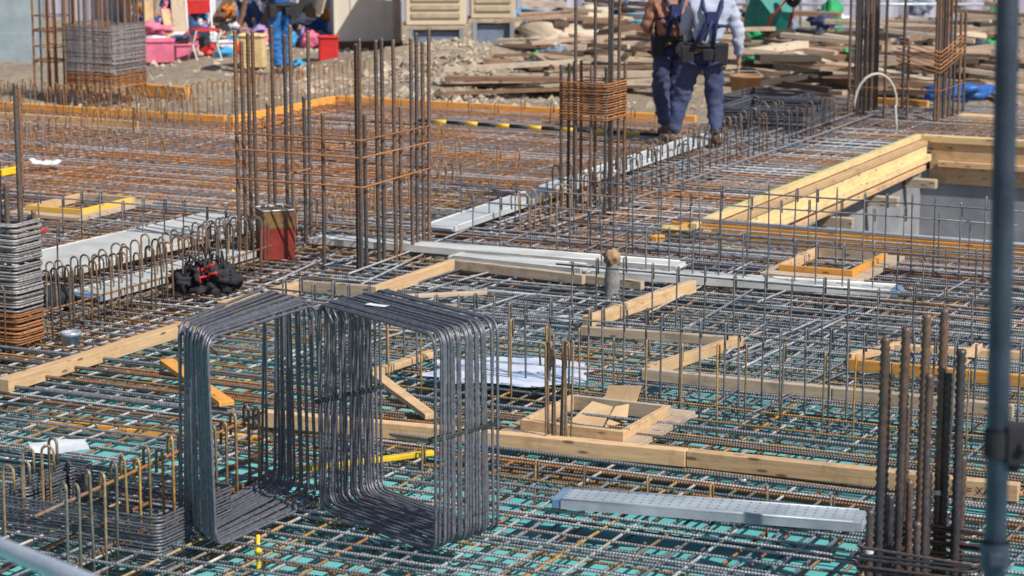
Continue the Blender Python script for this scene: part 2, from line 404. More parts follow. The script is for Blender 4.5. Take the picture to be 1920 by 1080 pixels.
bd(530, 888, 812, 853, .04, .025, yellowp, 'long bright yellow strip on the mesh', z=.2)
bd(680, 574, 862, 578, .06, .025, grayw, 'flat weathered strip on the mesh', z=.19)
bd(742, 560, 912, 552, .06, .025, grayw, 'flat pale strip on the mesh', z=.22)
bd(1592, 694, 1925, 726, .04, .07, orangew, 'orange painted plank on edge', z=.2)
bd(1590, 678, 1700, 653, .05, .05, pine, 'pale batten of an open frame', z=.2)
bd(1655, 658, 1925, 675, .05, .05, pine, 'pale batten of an open frame', z=.2)
bd(1800, 688, 1835, 655, .05, .04, pine, 'short pale batten in an open frame', z=.26)
bd(240, 818, 500, 832, .06, .05, orangew, 'orange strip under rusty bars', z=.02)
bd(60, 806, 236, 814, .06, .05, orangew, 'orange strip under rusty bars', z=.02)
EH = .22
board(AB(EA, EB), AB(EA, -9.7), .06, EH, orangew, 'orange timber edging the back of the deck', name='edge_board')
board(AB(SA, EB - .02), AB(EA - .05, EB - .02), .06, EH, orangew, 'orange timber edging the deck corner', name='edge_board')
board(AB(SA + .03, -18.5), AB(SA + .03, EB - .1), .06, EH, orangew, 'orange timber edging the deck', name='edge_board')
board(AB(21.2, -19.8), AB(21.2, -14.8), .06, .10, pine, 'pale timber edging the deck', name='edge_board', z=.15)
bd(1640, 205, 1740, 212, .06, .14, orangew, 'short orange edge timber behind the column bars', name='edge_board', z=.1)
board(P(250, 178, -.2), P(352, 186, -.2), .1, .16, orangew, 'orange board lying beyond the deck edge', name='edge_board')
bd(0, 330, 36, 323, .06, .06, yellowp, 'yellow plank end on the bars')
sb = empty('striped_barrier_bar', 'black and yellow striped safety bar on the deck', 'barrier', P(780, 226, .18)); p0 = P(780, 226, .18); p1 = P(1245, 254, .18); d = p1 - p0
mbs = MB(); tt = 0; i = 0
while tt < 1:
    t2 = min(1, tt + (.055 if i % 2 else .075)); mbs.tube([d * tt, d * t2], .023, 10, mi=i % 2); tt = t2; i += 1
mbs.build('bar_tube', [blackp, yellowp], sb)
board(AB(PA0 - .1, PB0 - .03), AB(PA1, PB0 - .03), .07, .05, yelloww, 'pale formwork batten capping the pit edge', name='edge_beam', z=.15)
board(AB(PA0 - .1, PB0 + .055), AB(PA1 - .1, PB0 + .045), .09, .045, pine, 'pine plank along the inside of the pit edge', name='edge_beam', z=.10)
board(AB(PA0 + .1, PB0 + .07), AB(PA1 - .1, PB0 + .07), .03, .22, yelloww, 'tall formwork side panel of the pit edge', name='edge_beam', z=-.13)
board(AB(PA0 + .9, PB0 + .13), AB(PA1 - .1, PB0 + .11), .05, .07, yelloww, 'lower formwork beam inside the pit edge', name='edge_beam', z=-.06)
board(AB(PA0 + 1.8, PB0 + .17), AB(PA1 - .3, PB0 + .12), .04, .05, pine, 'loose timber beside the pit', name='edge_beam', z=-.13)
for aa in (19.6, 20.9, 22.3, 23.6): board(AB(aa, PB0 + .02), AB(aa, PB0 + .34), .09, .09, grayw, 'stub bearer under the pit formwork', name='bearer', z=-.27, cat='timber', group='bearers under the pit formwork')
board(AB(PA1 - .02, PB0 + .1), AB(PA1 - .02, PB1), .03, .42, pine, 'plywood panel facing the pit edge', name='formwork_panel', z=-.30)
board(AB(PA1, PB0), AB(PA1, PB1), .12, .07, yelloww, 'pine rail along the pit edge', name='edge_beam', z=.125)
board(AB(PA1 - .07, PB0 + .2), AB(PA1 - .07, PB1), .05, .06, pine, 'pine waler on the formwork panel', name='edge_beam', z=-.12)
board(AB(PA0 + .0, PB0 - .25), AB(PA0 + .0, PB1), .05, .15, orangew, 'orange timber along the near pit edge', name='edge_beam', z=.04)
board(AB(PA0 - .75, PB0 - .1), AB(PA0 - .05, PB0 - .1), .05, .06, orangew, 'short orange return board at the pit corner', name='edge_beam', z=.13)
mb = MB(); mb.tube([AB(PA0 + .01, PB0 - .2, .21), AB(PA0 + .01, PB1, .21)], .018, 10); tag(mb.build('steel_pipe', MA('pale_pipe', (.75, .8, .88), (.6, .66, .75), 8, .4)), 'long pale painted pipe along the pit edge', 'pipe')
lime = MA('lime_strip', (.36, .58, .10))
mb = MB(); mb.tube([AB(PA0 + .05, PB0 - .2, .205), AB(PA0 + .05, PB1, .205)], .014, 8); tag(mb.build('edge_strip', lime), 'lime green strip along the pit edge', 'strip')
mb = MB(); mb.tube([AB(PA0 + .4, PB0 - .11, .17), AB(PA1, PB0 - .11, .17)], .014, 8); tag(mb.build('edge_strip', lime), 'lime green strip along the pit edge', 'strip')

fc = bpy.data.curves.new('t', 'FONT'); fc.body = 'EE = XA'; fc.size = .055
to = bpy.data.objects.new('t', fc); COL.objects.link(to)
me = bpy.data.meshes.new_from_object(to.evaluated_get(bpy.context.evaluated_depsgraph_get())); bpy.data.objects.remove(to)
me.materials.append(blackp); w = bpy.data.objects.new('pencil_marks', me); COL.objects.link(w); w.parent = t9
L9 = (P(1910, 939, TZ) - P(1290, 873, TZ)).length
w.location = (L9 / 2 - .32, -.0385, .02); w.rotation_euler = (pi / 2, 0, 0)

# scaffold planks
def plank(p0, p1, w=.25, label='perforated galvanised scaffold plank lying on the bars', ends=(None, None), mt=None):
    mt = mt or plankm
    d = p1 - p0; L = d.length; e = empty('scaffold_plank', label, 'scaffold plank', (p0 + p1) / 2, 0, 'steel scaffold planks')
    e.rotation_mode = 'QUATERNION'; e.rotation_quaternion = aim(d)
    mb = MB(); mb.box((0, 0, .038), (L - .1, w, .004))
    for sg in (-1, 1):
        mb.box((0, sg * (w / 2 - .002), .016), (L - .1, .004, .038)); mb.tube([(-L / 2 + .05, sg * (w / 2 - .006), .041), (L / 2 - .05, sg * (w / 2 - .006), .041)], .006, 6)
        mb.box((0, sg * (w / 2 - .014), -.003), (L - .1, .022, .003))
    mb.build('plank_deck', mt, e)
    for sg, em in ((-1, ends[0]), (1, ends[1])):
        mb = MB(); mb.box((sg * (L / 2 - .03), 0, .018), (.05, w - .01, .045)); mb.tube([(sg * (L / 2), -w / 2 + .03, .02), (sg * (L / 2), w / 2 - .03, .02)], .012, 8)
        mb.build('end_bracket', em or mt, e, bevel=.003)
    return e
PL = 'plain pale metal scaffold plank lying on the bars'
plank(P(1043, 940, .19), P(1625, 985, .19), .22, 'perforated steel scaffold plank with blue end', (bluem, None))
plank(P(826, 432, .2), P(1104, 336, .2), .27, PL, mt=plainw); plank(P(1108, 334, .2), P(1335, 258, .2), .27, PL, mt=plainw)
plank(P(590, 452, .19), P(1278, 505, .19), .22, PL, (None, None), plain); plank(P(1105, 514, .2), P(1688, 551, .2), .24, 'pale steel scaffold plank with worn blue end', (None, bluem), plain); plank(P(850, 486, .18), P(1100, 510, .18), .2, PL, mt=plain)
plank(P(45, 512, .21), P(452, 414, .21), .72, 'wide plain pale board lying on the bars', mt=plain); plank(P(158, 562, .19), P(455, 478, .19), .27, 'pale scaffold plank with blue painted end', (bluem, None), plain)

# box-out frames
def frame(u, v, wb, wa, h, label, colfront, yaw=0.0):
    c = P(u, v, TZ); e = empty('box_frame', label, 'wooden frame', c, DROT + yaw, 'box-out frames on the deck')
    t = .035
    for nm, cc, dd, mt in (('front_board', (0, -wa / 2, h / 2), (wb, t, h), colfront), ('back_board', (0, wa / 2, h / 2), (wb, t, h), grayw),
                           ('side_board', (-wb / 2 + t / 2, 0, h / 2 - .001), (t, wa - t, h), pine), ('side_board', (wb / 2 - t / 2, 0, h / 2 - .001), (t, wa - t, h), colfront)):
        mb = MB(); mb.box((0, 0, 0), dd); mb.build(nm, mt, e, loc=cc, bevel=.003)
    for cc, dd in (((0, -wa / 2 - .09, .012), (wb + .18, .13, .03)), ((0, wa / 2 + .09, .012), (wb + .18, .13, .03)), ((-wb / 2 - .05, 0, .012), (.09, wa + .04, .03)), ((wb / 2 + .05, 0, .012), (.09, wa + .04, .03))):
        mb = MB(); mb.box((0, 0, 0), dd); mb.build('base_board', grayw, e, loc=cc, bevel=.003)
    return e
frame(152, 392, .56, .75, .07, 'square wooden box frame with yellow front', MWOOD('yellow_board', (.84, .52, .10), (.70, .42, .08)))
frame(1563, 502, .56, .80, .07, 'square wooden box frame with orange front board', orangew)
frame(1118, 800, .60, .62, .08, 'square pine box frame holding torn cardboard', pine)
cb = P(1130, 798, .12); e = empty('cardboard_box', 'torn flattened cardboard box inside the frame', 'cardboard', cb, DROT)
for vs in ([(-.12, -.18, .05), (.08, -.20, .04), (.07, -.02, .12), (-.05, -.03, .14)], [(.09, -.18, .04), (.18, -.08, .06), (.14, .04, .13), (.08, -.01, .12)], [(-.04, .04, .03), (.14, .06, .03), (.18, .12, .22), (-.02, .12, .20)]):
    mb = MB(); mb.add(vs, [(0, 1, 2, 3)]); o = mb.build('cardboard_flap', card, e); so = o.modifiers.new('s', 'SOLIDIFY'); so.thickness = .005

# ---------------- column cages ----------------
def hoopmesh(w, h, r, rad, plane='XY', rib=0, n=6):
    mb = MB(); mb.tube(rrect(w, h, rad, 5, plane=plane), r, n, closed=True, rib=rib)
    X = Vector((1, 0, 0)); Y = Vector((0, 1, 0)) if plane == 'XY' else Z; off = Vector((0, 0, 1)) if plane == 'XY' else Vector((0, 1, 0))
    p = Y * h + X * rad * .3 + Y * (-rad * .3) + off * r * 2
    mb.tube([p, p + (X - Y) * .07], r, n)
    return mb
def cage(loc, sx_, sy_, bl, hoops, label, rbar=.015, mt=rustyp, hm=rusthoop, rz=DROT, hr=.0065):
    e = empty('column_rebar_cage', label, 'rebar cage', loc, rz)
    cache = {}
    for x, y, h in bl:
        kk = round(h, 1) if h < 1.7 or h > 1.95 else round(h, 2)
        if kk not in cache:
            mb = MB(); mb.tube([(0, 0, 0), (0, 0, kk)], rbar, 7, rib=.0145, ribh=.36); o = mb.build('vertical_bar', mt, e)
            cache[kk] = o
        else:
            o = cache[kk].copy(); COL.objects.link(o); o.parent = e
        o.location = (x, y, 0)
        o.rotation_euler = (jit(.006), jit(.006), R.uniform(0, 3))
    hp = {}
    for hz in hoops:
        z_, hmm = (hz if isinstance(hz, tuple) else (hz, hm)); off = rbar + hr
        if hmm.name not in hp:
            mb = MB(); mb.tube(rrect(sx_ + 2 * off, sy_ + 2 * off, .035, 3, o=(-off, -off)), hr, 6, closed=True)
            o = mb.build('hoop', hmm, e); hp[hmm.name] = o
        else: o = hp[hmm.name].copy(); COL.objects.link(o); o.parent = e
        o.location = (jit(.006), jit(.006), z_); o.rotation_euler = (jit(.010), jit(.010), jit(.006))
    return e
S = 1.05; bl = []
def ha(y): return 1.87 - .05 * y + jit(.04)
for k in range(5): bl.append((0, S * k / 4, ha(S * k / 4))); bl.append((S, S * k / 4, ha(S * k / 4)))
for k in (0, 1, 2, 3):
    y = S * (k + .5) / 4
    bl.append((.03, y, 1.3 if k % 2 else ha(y))); bl.append((S - .03, y, 1.3 if k % 2 == 0 else ha(y)))
bl += [(.05, .02, 1.8), (S - .05, .04, 1.82), (.70 * S, 0, 1.32), (.96 * S, S, 1.75)]
ca = cage(P(450, 527), S, S, bl, [.78, 1.0, 1.12], 'tall rusty column bars tied with thin hoops', .0128)
for (x0, y0, x1, y1, z_) in ((0, .26, 1.05, .26, .79), (0, .52, 1.05, .52, 1.0), (0, .8, 1.05, .8, .9), (.35, 0, .35, 1.05, .8), (.7, 0, .7, 1.05, 1.01)):
    mb = MB(); mb.tube([(x0, y0, z_ + .015), (x1, y1, z_ + .015)], .0055, 6); mb.build('cross_tie', rusthoop, ca)
S = .40; bl = []
for i in range(4):
    for j in range(4):
        if i in (0, 3) or j in (0, 3): bl.append((S * i / 3, S * j / 3, R.choice([1.4, 2.7, 2.7, 1.45])))
cage(P(1052, 432), S, S, bl, [.95 + k * .022 for k in range(15)] + [.1], 'tall narrow column bars with bundled rusty hoops', .012)
S = 1.02; bl = []
for k in range(6): bl.append((0, S * k / 5, 2.4 + jit(.2))); bl.append((S, S * k / 5, R.choice([1.3, 2.4, 2.3])))
for k in range(4): bl.append((.07, S * (k + .5) / 5, 2.4)); bl.append((S - .07, S * (k + .5) / 5, 2.3))
bl += [(.4 * S, 0, 2.3), (.66 * S, 0, 1.0), (.3 * S, S, 2.4), (.7 * S, S, 2.4)]
cc_ = cage(P(1590, 246), S, S, bl, [.5], 'rusty column bars rising from the far deck corner', .014)
for k in range(6):
    mb = MB(); z_ = .72 + k * .045
    mb.tube([(.55, -.05, z_ + .1), (S + .03, -.05, z_ - .02), (S + .03, S * .9, z_ + .12)], .007, 6); mb.build('loose_hoop', rusthoop, cc_)
S = .72; bl = []
for i in range(6):
    bl += [(S * i / 5, 0, 1.9 + jit(.2)), (S * i / 5, S, 1.9 + jit(.2))]
    if 0 < i < 5: bl += [(0, S * i / 5, 2.0), (S, S * i / 5, 1.9)]
cage(P(128, 178, -.1), S, S, bl, [(.12 + k * .0195, silver if k > 9 else rusthoop) for k in range(42)], 'far column bars wrapped by a stack of grey hoops', .013, mt=rusty)
S = .34; bl = []
for i in range(4): bl += [(S * i / 3, 0, 1.8), (S * i / 3, S, 1.9)]
cage(P(66, 172, -.1), S, S, bl, [.4, .42, .6, .8, .82, 1.0], 'small group of far column bars with hoops', .013, mt=rusty)
bl = [(.86, 0, 1.22), (.80, .2, 1.8), (.7, 0, 1.22), (.5, 0, 1.2), (.3, .0, 1.2), (.1, 0, 1.2), (.86, .25, 1.0), (.6, .25, 1.3), (.3, .25, 1.2)]
cage(P(-178, 678), .90, .24, bl, [(.20 + k * .015, rusthoop) for k in range(13)] + [(.40 + k * .0148, silver) for k in range(38)], 'column bars wrapped by stacked silver and rusty hoops', .014, hr=.0072)
mb = MB(); mb.tube([(0, 0, 0), (0, 0, 1.15)], .014, 7, rib=.011); o = mb.build('standing_bar', rustyp, loc=P(45, 410)); tag(o, 'single tall rusty bar standing on the deck', 'rebar')

e = empty('column_rebar_cage', 'thick dark ribbed column bars tied in a cluster', 'rebar cage', P(1640, 1185))
bp0 = P(1640, 1185)
for u, vb, vt in ((1641, 1185, 632), (1678, 1170, 614), (1717, 1158, 590), (1752, 1146, 580), (1786, 1160, 655), (1624, 1190, 957), (1663, 1175, 930), (1699, 1165, 900), (1733, 1150, 882),
                  (1794, 1150, 856), (1714, 1190, 978), (1650, 1160, 700), (1763, 1150, 700), (1690, 1140, 760), (1728, 1180, 700)):
    p = P(u, vb); h = HZ(vt, p.y); mb = MB(); mb.tube([(0, 0, 0), (0, 0, h)], .0165 if vt in (632, 614, 590, 580, 655) else .0135, 10, rib=.0165, ribh=.42)
    o = mb.build('vertical_bar', darkbar, e, loc=p - bp0); o.rotation_euler = (jit(.006), jit(.006), 0)
for k in range(14):
    mb = MB(); mb.tube(rrect(.52, .46, .035, 3), .0075, 6, closed=True); o = mb.build('hoop', darkbar, e, loc=(-.11 + jit(.012), -.08, .08 + k * .024 + (k % 2) * .01)); o.rotation_euler = (jit(.03), jit(.03), DROT)
mb = MB(); mb.lathe([(.025, 0), (.025, .02)], 10); mb.build('tape_band', white, e, loc=P(1752, 1146) - bp0 + Z * .53)
mb = MB(); mb.lathe([(.022, 0), (.022, .02)], 10); mb.build('tape_band', white, e, loc=P(1624, 1190) - bp0 + Z * .36)

# ---------------- hooked bars ----------------
def hookpts(h, rad=.03, tail=.09):
    pts = [Vector((0, 0, 0)), Vector((0, 0, h * .5)), Vector((0, 0, h - rad))]
    for k in range(1, 7): an = pi * k / 6; pts.append(Vector((rad - rad * cos(an), 0, h - rad + rad * sin(an))))
    pts.append(Vector((2 * rad, 0, h - rad - tail))); return pts
def hookmesh(h, r, rad=.03, tail=.09):
    mb = MB(); mb.tube(hookpts(h, rad, tail), r, 6); return mb
farmb = MB()
def hooks(a0, b0, a1, b1, sp, h, label, mt, z=.02, r=.007, rad=.035, yaw=0, group='hooked dowel bars', name='hooked_rebar', far=False, lean=.05, tj=.3, pj=.02):
    p0 = AB(a0, b0, z); p1 = AB(a1, b1, z); n_ = max(1, int((p1 - p0).length / sp)); protos = []
    for i in range(n_ + 1):
        loc = p0.lerp(p1, i / n_) + Vector((jit(pj), jit(pj), jit(pj))); rot = (jit(lean), jit(lean), DROT + yaw + jit(tj))
        if far:
            farmb.tube(hookpts(h + jit(.04), rad), r, 5, mi=0 if mt is greyd else 1, mx=Matrix.Translation(loc) @ Euler(rot).to_matrix().to_4x4()); continue
        if i < 3: o = hookmesh(h + jit(.03), r, rad * R.uniform(.8, 1.15)).build(name, mt); protos.append(o)
        else: o = R.choice(protos).copy(); COL.objects.link(o)
        o.location = loc; o.rotation_euler = rot; tag(o, label, 'rebar', group)
def rail(p0, p1, mt, label, r=.0065):
    d = p1 - p0; mb = MB(); mb.tube(barpath(d.length), r, 6); tag(mb.build('top_rail_bar', mt, loc=(p0 + p1) / 2, rot=aim(d)), label, 'rebar')
hooks(11.6, -9.2, 14.8, -9.2, .082, .54, 'thin hooked bar standing in a beam row', rustyp, yaw=pi, lean=.035)
hooks(11.6, -9.62, 14.9, -9.62, .12, .50, 'thin hooked bar standing in a beam row', greyd, yaw=0, lean=.035)
rail(AB(11.6, -9.3, .30), AB(15, -9.3, .30), rusty, 'rusty bar tied along the hooked bars', .007)
hooks(8.2, -6.16, 9.8, -6.18, .09, .53, 'yellowish rusty hooked bar at the beam end', olive, r=.0072, yaw=pi * .85, lean=.02, tj=.12, pj=.008, rad=.028)
rail(AB(8.0, -6.18, .46), AB(9.9, -6.2, .50), rusty, 'rusty bar tied along the hooked bars', .009)
hooks(8.55, -6.75, 9.0, -6.85, .10, .48, 'yellowish rusty hooked bar at the beam end', olive, r=.0072, yaw=0, lean=.03, rad=.028)
hooks(18.9, -8.2, 24.6, -8.15, .14, .47, 'thin hooked bar standing beside the planks', rustyp, yaw=pi)
hooks(18.8, -8.75, 24.6, -8.75, .17, .43, 'thin hooked bar standing beside the planks', greyd)
hooks(23.0, -16.7, 25.8, -16.2, .11, .45, '', rusty, z=-.2, far=True)
hooks(24.6, -15.6, 27.6, -15.6, .12, .6, '', rusty, z=-.25, yaw=pi, far=True)
hooks(17.5, -14.7, 22.0, -14.6, .12, .45, '', greyd, yaw=pi, far=True)
hooks(20.9, -17.5, 20.9, -11, .2, .40, '', greyd, rad=.02, far=True)
hooks(21.8, -18.4, 21.8, -14.6, .12, .5, '', greyd, rad=.02, far=True)
hooks(22.6, -19.4, 22.6, -15.4, .12, .6, '', rusty, z=-.2, rad=.02, far=True)
hooks(19.0, -16.5, 19.0, -13.0, .18, .4, '', greyd, rad=.02, far=True)
hooks(15.0, -9.85, 19.0, -9.85, .14, .4, '', greyd, far=True)
hooks(17.0, -8.2, 19.0, -8.2, .12, .42, '', greyd, yaw=pi, far=True)
hooks(20.2, -12.6, 20.2, -9.8, .2, .36, '', greyd, rad=.02, far=True)
hooks(23.6, -13.6, 23.6, -9.8, .3, .36, '', greyd, rad=.02, far=True)
o = farmb.build('hooked_rebar_rows', [greyd, rusty]); o['kind'] = 'stuff'; tag(o, 'rows of thin hooked bars on the far deck', 'rebar')
def stir(a, b0, b1, sp, h, label, mt=thin, rails=1, r=.0058):
    hooks(a, b0, a, b1, sp, h, label, mt, r=r, rad=.013, yaw=pi / 2, group='upright stirrup legs', name='stirrup_leg', lean=.02)
    for dz in (.035, h * .5)[:rails]: rail(AB(a, b0 - .1, h - dz), AB(a, b1 + .1, h - dz), steel, 'thin grey bar tied along the stirrup tops')
stir(12.35, -7.6, -2.9, .12, .60, 'thin upright stirrup leg along the beam', thin, r=.0062)
stir(12.05, -7.3, -2.8, .20, .54, 'thin upright stirrup leg along the beam', olive, 0)
stir(16.6, -7.6, -4.0, .18, .72, 'thin upright stirrup leg near the pit', rails=2)
stir(17.3, -8.9, -4.4, .24, .50, 'thin upright stirrup leg near the pit', rails=1, r=.005)
stir(16.3, -8.3, -7.3, .20, .55, 'thin upright stirrup leg near the column')
stir(15.6, -6.9, -3.6, .18, .54, 'thin upright stirrup leg near the pit', rails=1)
stir(14.2, -6.5, -3.2, .19, .54, 'thin upright stirrup leg over the green sheets', rails=1)
stir(13.2, -10.9, -9.9, .16, .62, 'thin upright stirrup leg by the batten')
stir(15.3, -12.4, -9.9, .18, .5, 'thin upright stirrup leg by the planks', rails=2)
stir(10.4, -5.9, -2.8, .3, .28, 'thin upright stirrup leg in the near beam', olive, 0)
for i in range(10):
    p = P(1024 + i * 5, 900 + jit(8)); o = hookmesh(.74 + jit(.03), .0056, .014, .10).build('stirrup_leg', greyd, loc=p); o.rotation_euler = (jit(.03), jit(.03), R.uniform(0, 6)); tag(o, 'bunched thin hooked bar at the beam crossing', 'rebar', 'bars bunched at the beam crossing')

# ---------------- standing hoop bundles ----------------
def bundle(p0, p1, stack, cnt, label, hgt, fan=0.0, mess=.006, bow=0.0):
    d = (p1 - p0); w = d.length; protos = [hoopmesh(w + jit(.010), hgt + jit(.010), .0066, .065, 'XZ', rib=.008, n=7).build('rebar_hoop', steelp) for _ in range(4)]
    for i in range(cnt):
        o = protos[i] if i < 4 else R.choice(protos).copy()
        if i >= 4: COL.objects.link(o)
        t_ = i / (cnt - 1); rz = atan2(d.y, d.x) + fan * (t_ - .5)
        o.location = p0 + stack * t_ + Vector((jit(.004), jit(.004), .004 + abs(jit(mess)))); o.rotation_euler = (bow * (t_ - .5) + jit(mess * 1.1), .5 * jit(mess), rz + jit(mess * .8))
        tag(o, label, 'rebar hoop', 'ribbed hoops bundled upright')
zt = .165
q0 = P(600, 953, zt); q1 = P(812, 1038, zt); st = P(928, 1000, zt) - q1
bundle(q0, q1, st, 21, 'dark ribbed square hoop standing in a bundle', .995, mess=.008, bow=.02)
r0 = P(406, 1028, zt); r1 = P(584, 935, zt); st2 = P(338, 990, zt) - r0
bundle(r0, r1, st2, 17, 'dark ribbed square hoop standing in a splayed bundle', .965, fan=.13, mess=.015, bow=.06)
strapm = MA('strap', (.04, .06, .06), rough=.6)
def strap(pts, z, label):
    mb = MB()
    mb.tube([p + Z * z for p in pts], .005, 6, closed=True); mb.tube([p + Z * (z + .009) for p in pts], .005, 6, closed=True)
    tag(mb.build('tie_strap', strapm), label, 'strap', 'straps binding the hoops')
n_ = st.normalized(); dd = (q1 - q0).normalized(); g_ = .012
for base in (q0, q1): strap([base - n_ * g_ - dd * g_, base - n_ * g_ + dd * g_, base + st + n_ * g_ + dd * g_, base + st + n_ * g_ - dd * g_], .52, 'dark strap around the hoop bundle')
def flat(loc, w, h, cnt, label, rz, mt, r=.0065, zz=.17, pitch=.0155, mess=.015):
    proto = hoopmesh(w, h, r, .04, 'XY').build('rebar_hoop', mt)
    for i in range(cnt):
        o = proto if i == 0 else proto.copy()
        if i: COL.objects.link(o)
        o.location = loc + Vector((jit(mess), jit(mess), zz + i * pitch)); o.rotation_euler = (jit(.003), jit(.003), rz + jit(mess * .7)); tag(o, label, 'rebar hoop', 'hoops stacked flat')
stk = MREBAR('stacked_hoop', (.19, .20, .24), (.24, .17, .12), .78, .98, False, .42, .4, .15)
flat(P(-20, 1045), .96, .62, 17, 'grey steel hoop lying in a flat stack', DROT, stk, .0062, .06, .0155, .004)
flat(P(-210, 980), .85, .55, 14, 'grey steel hoop lying in a flat stack', DROT, stk, .0062, .06, .0165, .004)
flat(P(1350, 270), .95, 1.1, 16, 'dark steel hoop in a flat stack on the deck', DROT + .05, stk, .008)
flat(P(1345, 235), .8, .9, 12, 'dark steel hoop in a flat stack on the deck', DROT - .1, stk, .008, zz=.17)

# ---------------- poles ----------------
yp = 5.2; pbx = ray(1871, 540).x / ray(1871, 540).y * yp
e = empty('scaffold_post', 'dark blue grey painted scaffold post with a clamp', 'scaffold post', Vector((pbx + .045, yp, 0))); e.rotation_euler = (0, -.016, 0)
mb = MB(); mb.tube([(0, 0, 0), (0, 0, 3), (0, 0, 5)], .0255, 20); mb.build('post_tube', pole, e)
mb = MB(); hz = HZ(830, yp); mb.box((.04, -.01, hz), (.05, .05, .09)); mb.tube([(.05, -.05, hz), (.05, .06, hz)], .012, 8); mb.lathe([(.032, hz - .03), (.032, hz + .03)], 16); mb.box((.04, .01, hz - .055), (.025, .02, .03)); mb.build('clamp', darkm, e, bevel=.004)
hz = HZ(1040, yp); mb = MB(); mb.lathe([(.034, hz - .03), (.034, hz + .03)], 16); mb.box((-.0, -.035, hz), (.04, .02, .03)); mb.build('clamp', pole, e, bevel=.003)
a_ = Vector((ray(-60, 1010).x / ray(0, 1010).y * 6.0, 6.0, HZ(1000, 6.0))); b_ = Vector((ray(170, 1100).x / ray(0, 1100).y * 5.3, 5.3, HZ(1095, 5.3)))
dv = (b_ - a_).normalized(); mb = MB(); mb.tube([a_ - dv * 2, b_ + dv * 2], .024, 16); tag(mb.build('handrail_pipe', galv), 'galvanised handrail pipe sloping down', 'pipe')
mb = MB(); q = a_ - dv * .8; mb.tube([Vector((q.x, q.y, 0)), Vector((q.x, q.y, q.z))], .024, 14); tag(mb.build('handrail_upright', galv), 'galvanised upright carrying the handrail pipe', 'pipe')

# ---------------- small deck items ----------------
c = P(517, 482, .17); e = empty('square_tin_can', 'square oil tin with dull yellow and red label', 'tin can', c, .35)
lblm, n, l, b = nt('tin_label'); tc = n.new('ShaderNodeTexCoord').outputs['Object']; f = noise_n(n, l, tc, 22, 3); l.new(mixc(n, l, ramp(n, l, f, .45, .6), (.20, .13, .04), (.12, .05, .03)), b.inputs['Base Color']); b.inputs['Roughness'].default_value = .6
mb = MB(); mb.box((0, 0, .12), (.24, .24, .24), 1); mb.box((0, 0, .305), (.24, .24, .13), 0); mb.build('tin_body', [lblm, tinred], e, bevel=.004)
mb = MB(); mb.tube(rrect(.24, .24, .01, 2, o=(-.12, -.12)), .006, 6, closed=True); mb.build('tin_rim', galv, e, loc=(0, 0, .372))
mb = MB(); mb.tube([(-.07, 0, .37), (-.05, 0, .40), (.05, 0, .40), (.07, 0, .37)], .005, 6); mb.build('handle', galv, e)
c = P(384, 548, .17); e = empty('tool_bag', 'black tool bag spilling straps and red tools', 'bag', c, .2)
mb = MB(); mb.blob((0, 0, .09), (.36, .26, .20), .45, 4.0, 4, seed=3); mb.build('bag_body', darkm, e)
for sd_, cx, cy_, sz_ in ((2, .13, 0, .2), (9, -.14, -.02, .17)): mb = MB(); mb.blob((cx, cy_, .08), (sz_, sz_, sz_), .5, 4, 3, seed=sd_); mb.build('bag_pocket', darkm, e)
for k in range(6):
    mb = MB(); p = Vector((jit(.14), -.1 + jit(.05), .07 + abs(jit(.1)))); q = p + Vector((jit(.09), jit(.05), .04 + abs(jit(.07)))); mb.tube([p, p.lerp(q, .5) + Vector((jit(.03), 0, .02)), q], .009, 6); mb.build('red_tool', redp, e)
for k in range(10):
    mb = MB(); p = Vector((jit(.18), jit(.12), .1)); q = Vector((jit(.2), jit(.12), .12)); mb.tube([p, p.lerp(q, .3) + Z * .12, p.lerp(q, .7) + Z * (.08 + abs(jit(.14))), q], .007, 6); mb.build('bag_strap', darkm, e)
c = P(95, 590, .1); e = empty('tool_bag', 'small dark bag behind hooked bars', 'bag', c, 0)
mb = MB(); mb.blob((0, 0, .1), (.28, .2, .2), .3, 2.5, 3, seed=5); mb.build('bag_body', darkm, e)
c = P(1147, 592, 0); e = empty('wrapped_post', 'grey pipe sleeve with a timber plug on top', 'post', c)
mb = MB(); mb.lathe([(.06, 0), (.062, .1), (.052, .2), (.055, .25), (.042, .36), (.036, .37), (0, .37)], 16); mb.build('pipe_sleeve', MA('grey_sleeve', (.36, .35, .35), (.18, .17, .17), 16, .7, bs=.8), e)
mb = MB(); mb.blob((0, 0, .41), (.11, .10, .12), .25, 3, 3); mb.build('timber_plug', MA('brown_plug', (.42, .27, .16)), e)
def lid(u, v, r, h, mt, label, name='plastic_cup'):
    mb = MB(); mb.lathe([(0, 0), (r, 0), (r, h * .7), (r * 1.08, h * .7), (r * 1.08, h), (r * .9, h), (r * .88, h * .8), (0, h * .8)], 20)
    tag(mb.build(name, mt, loc=P(u, v, .15)), label, 'pipe end')
lid(1063, 612, .08, .06, galv, 'grey plastic pipe end on the mesh'); lid(133, 645, .06, .08, galv, 'grey pipe stub among the bars', 'pipe_stub'); lid(1393, 915, .022, .05, galv, 'small grey sleeve beside the beam', 'pipe_stub')
def spacer(u, v, h):
    mb = MB(); mb.lathe([(.0, 0), (.016, 0), (.010, .02), (.010, h * .5), (.018, h * .5), (.018, h * .6), (.009, h * .62), (.009, h), (0, h)], 10)
    tag(mb.build('height_marker', yellowp, loc=P(u, v, .03)), 'yellow plastic height marker standing on the mesh', 'marker', 'yellow height markers')
for u, v, h in ((485, 1070, .17), (437, 372, .12), (155, 455, .14), (1000, 250, .1), (700, 455, .1), (1510, 470, .1)): spacer(u, v, h)
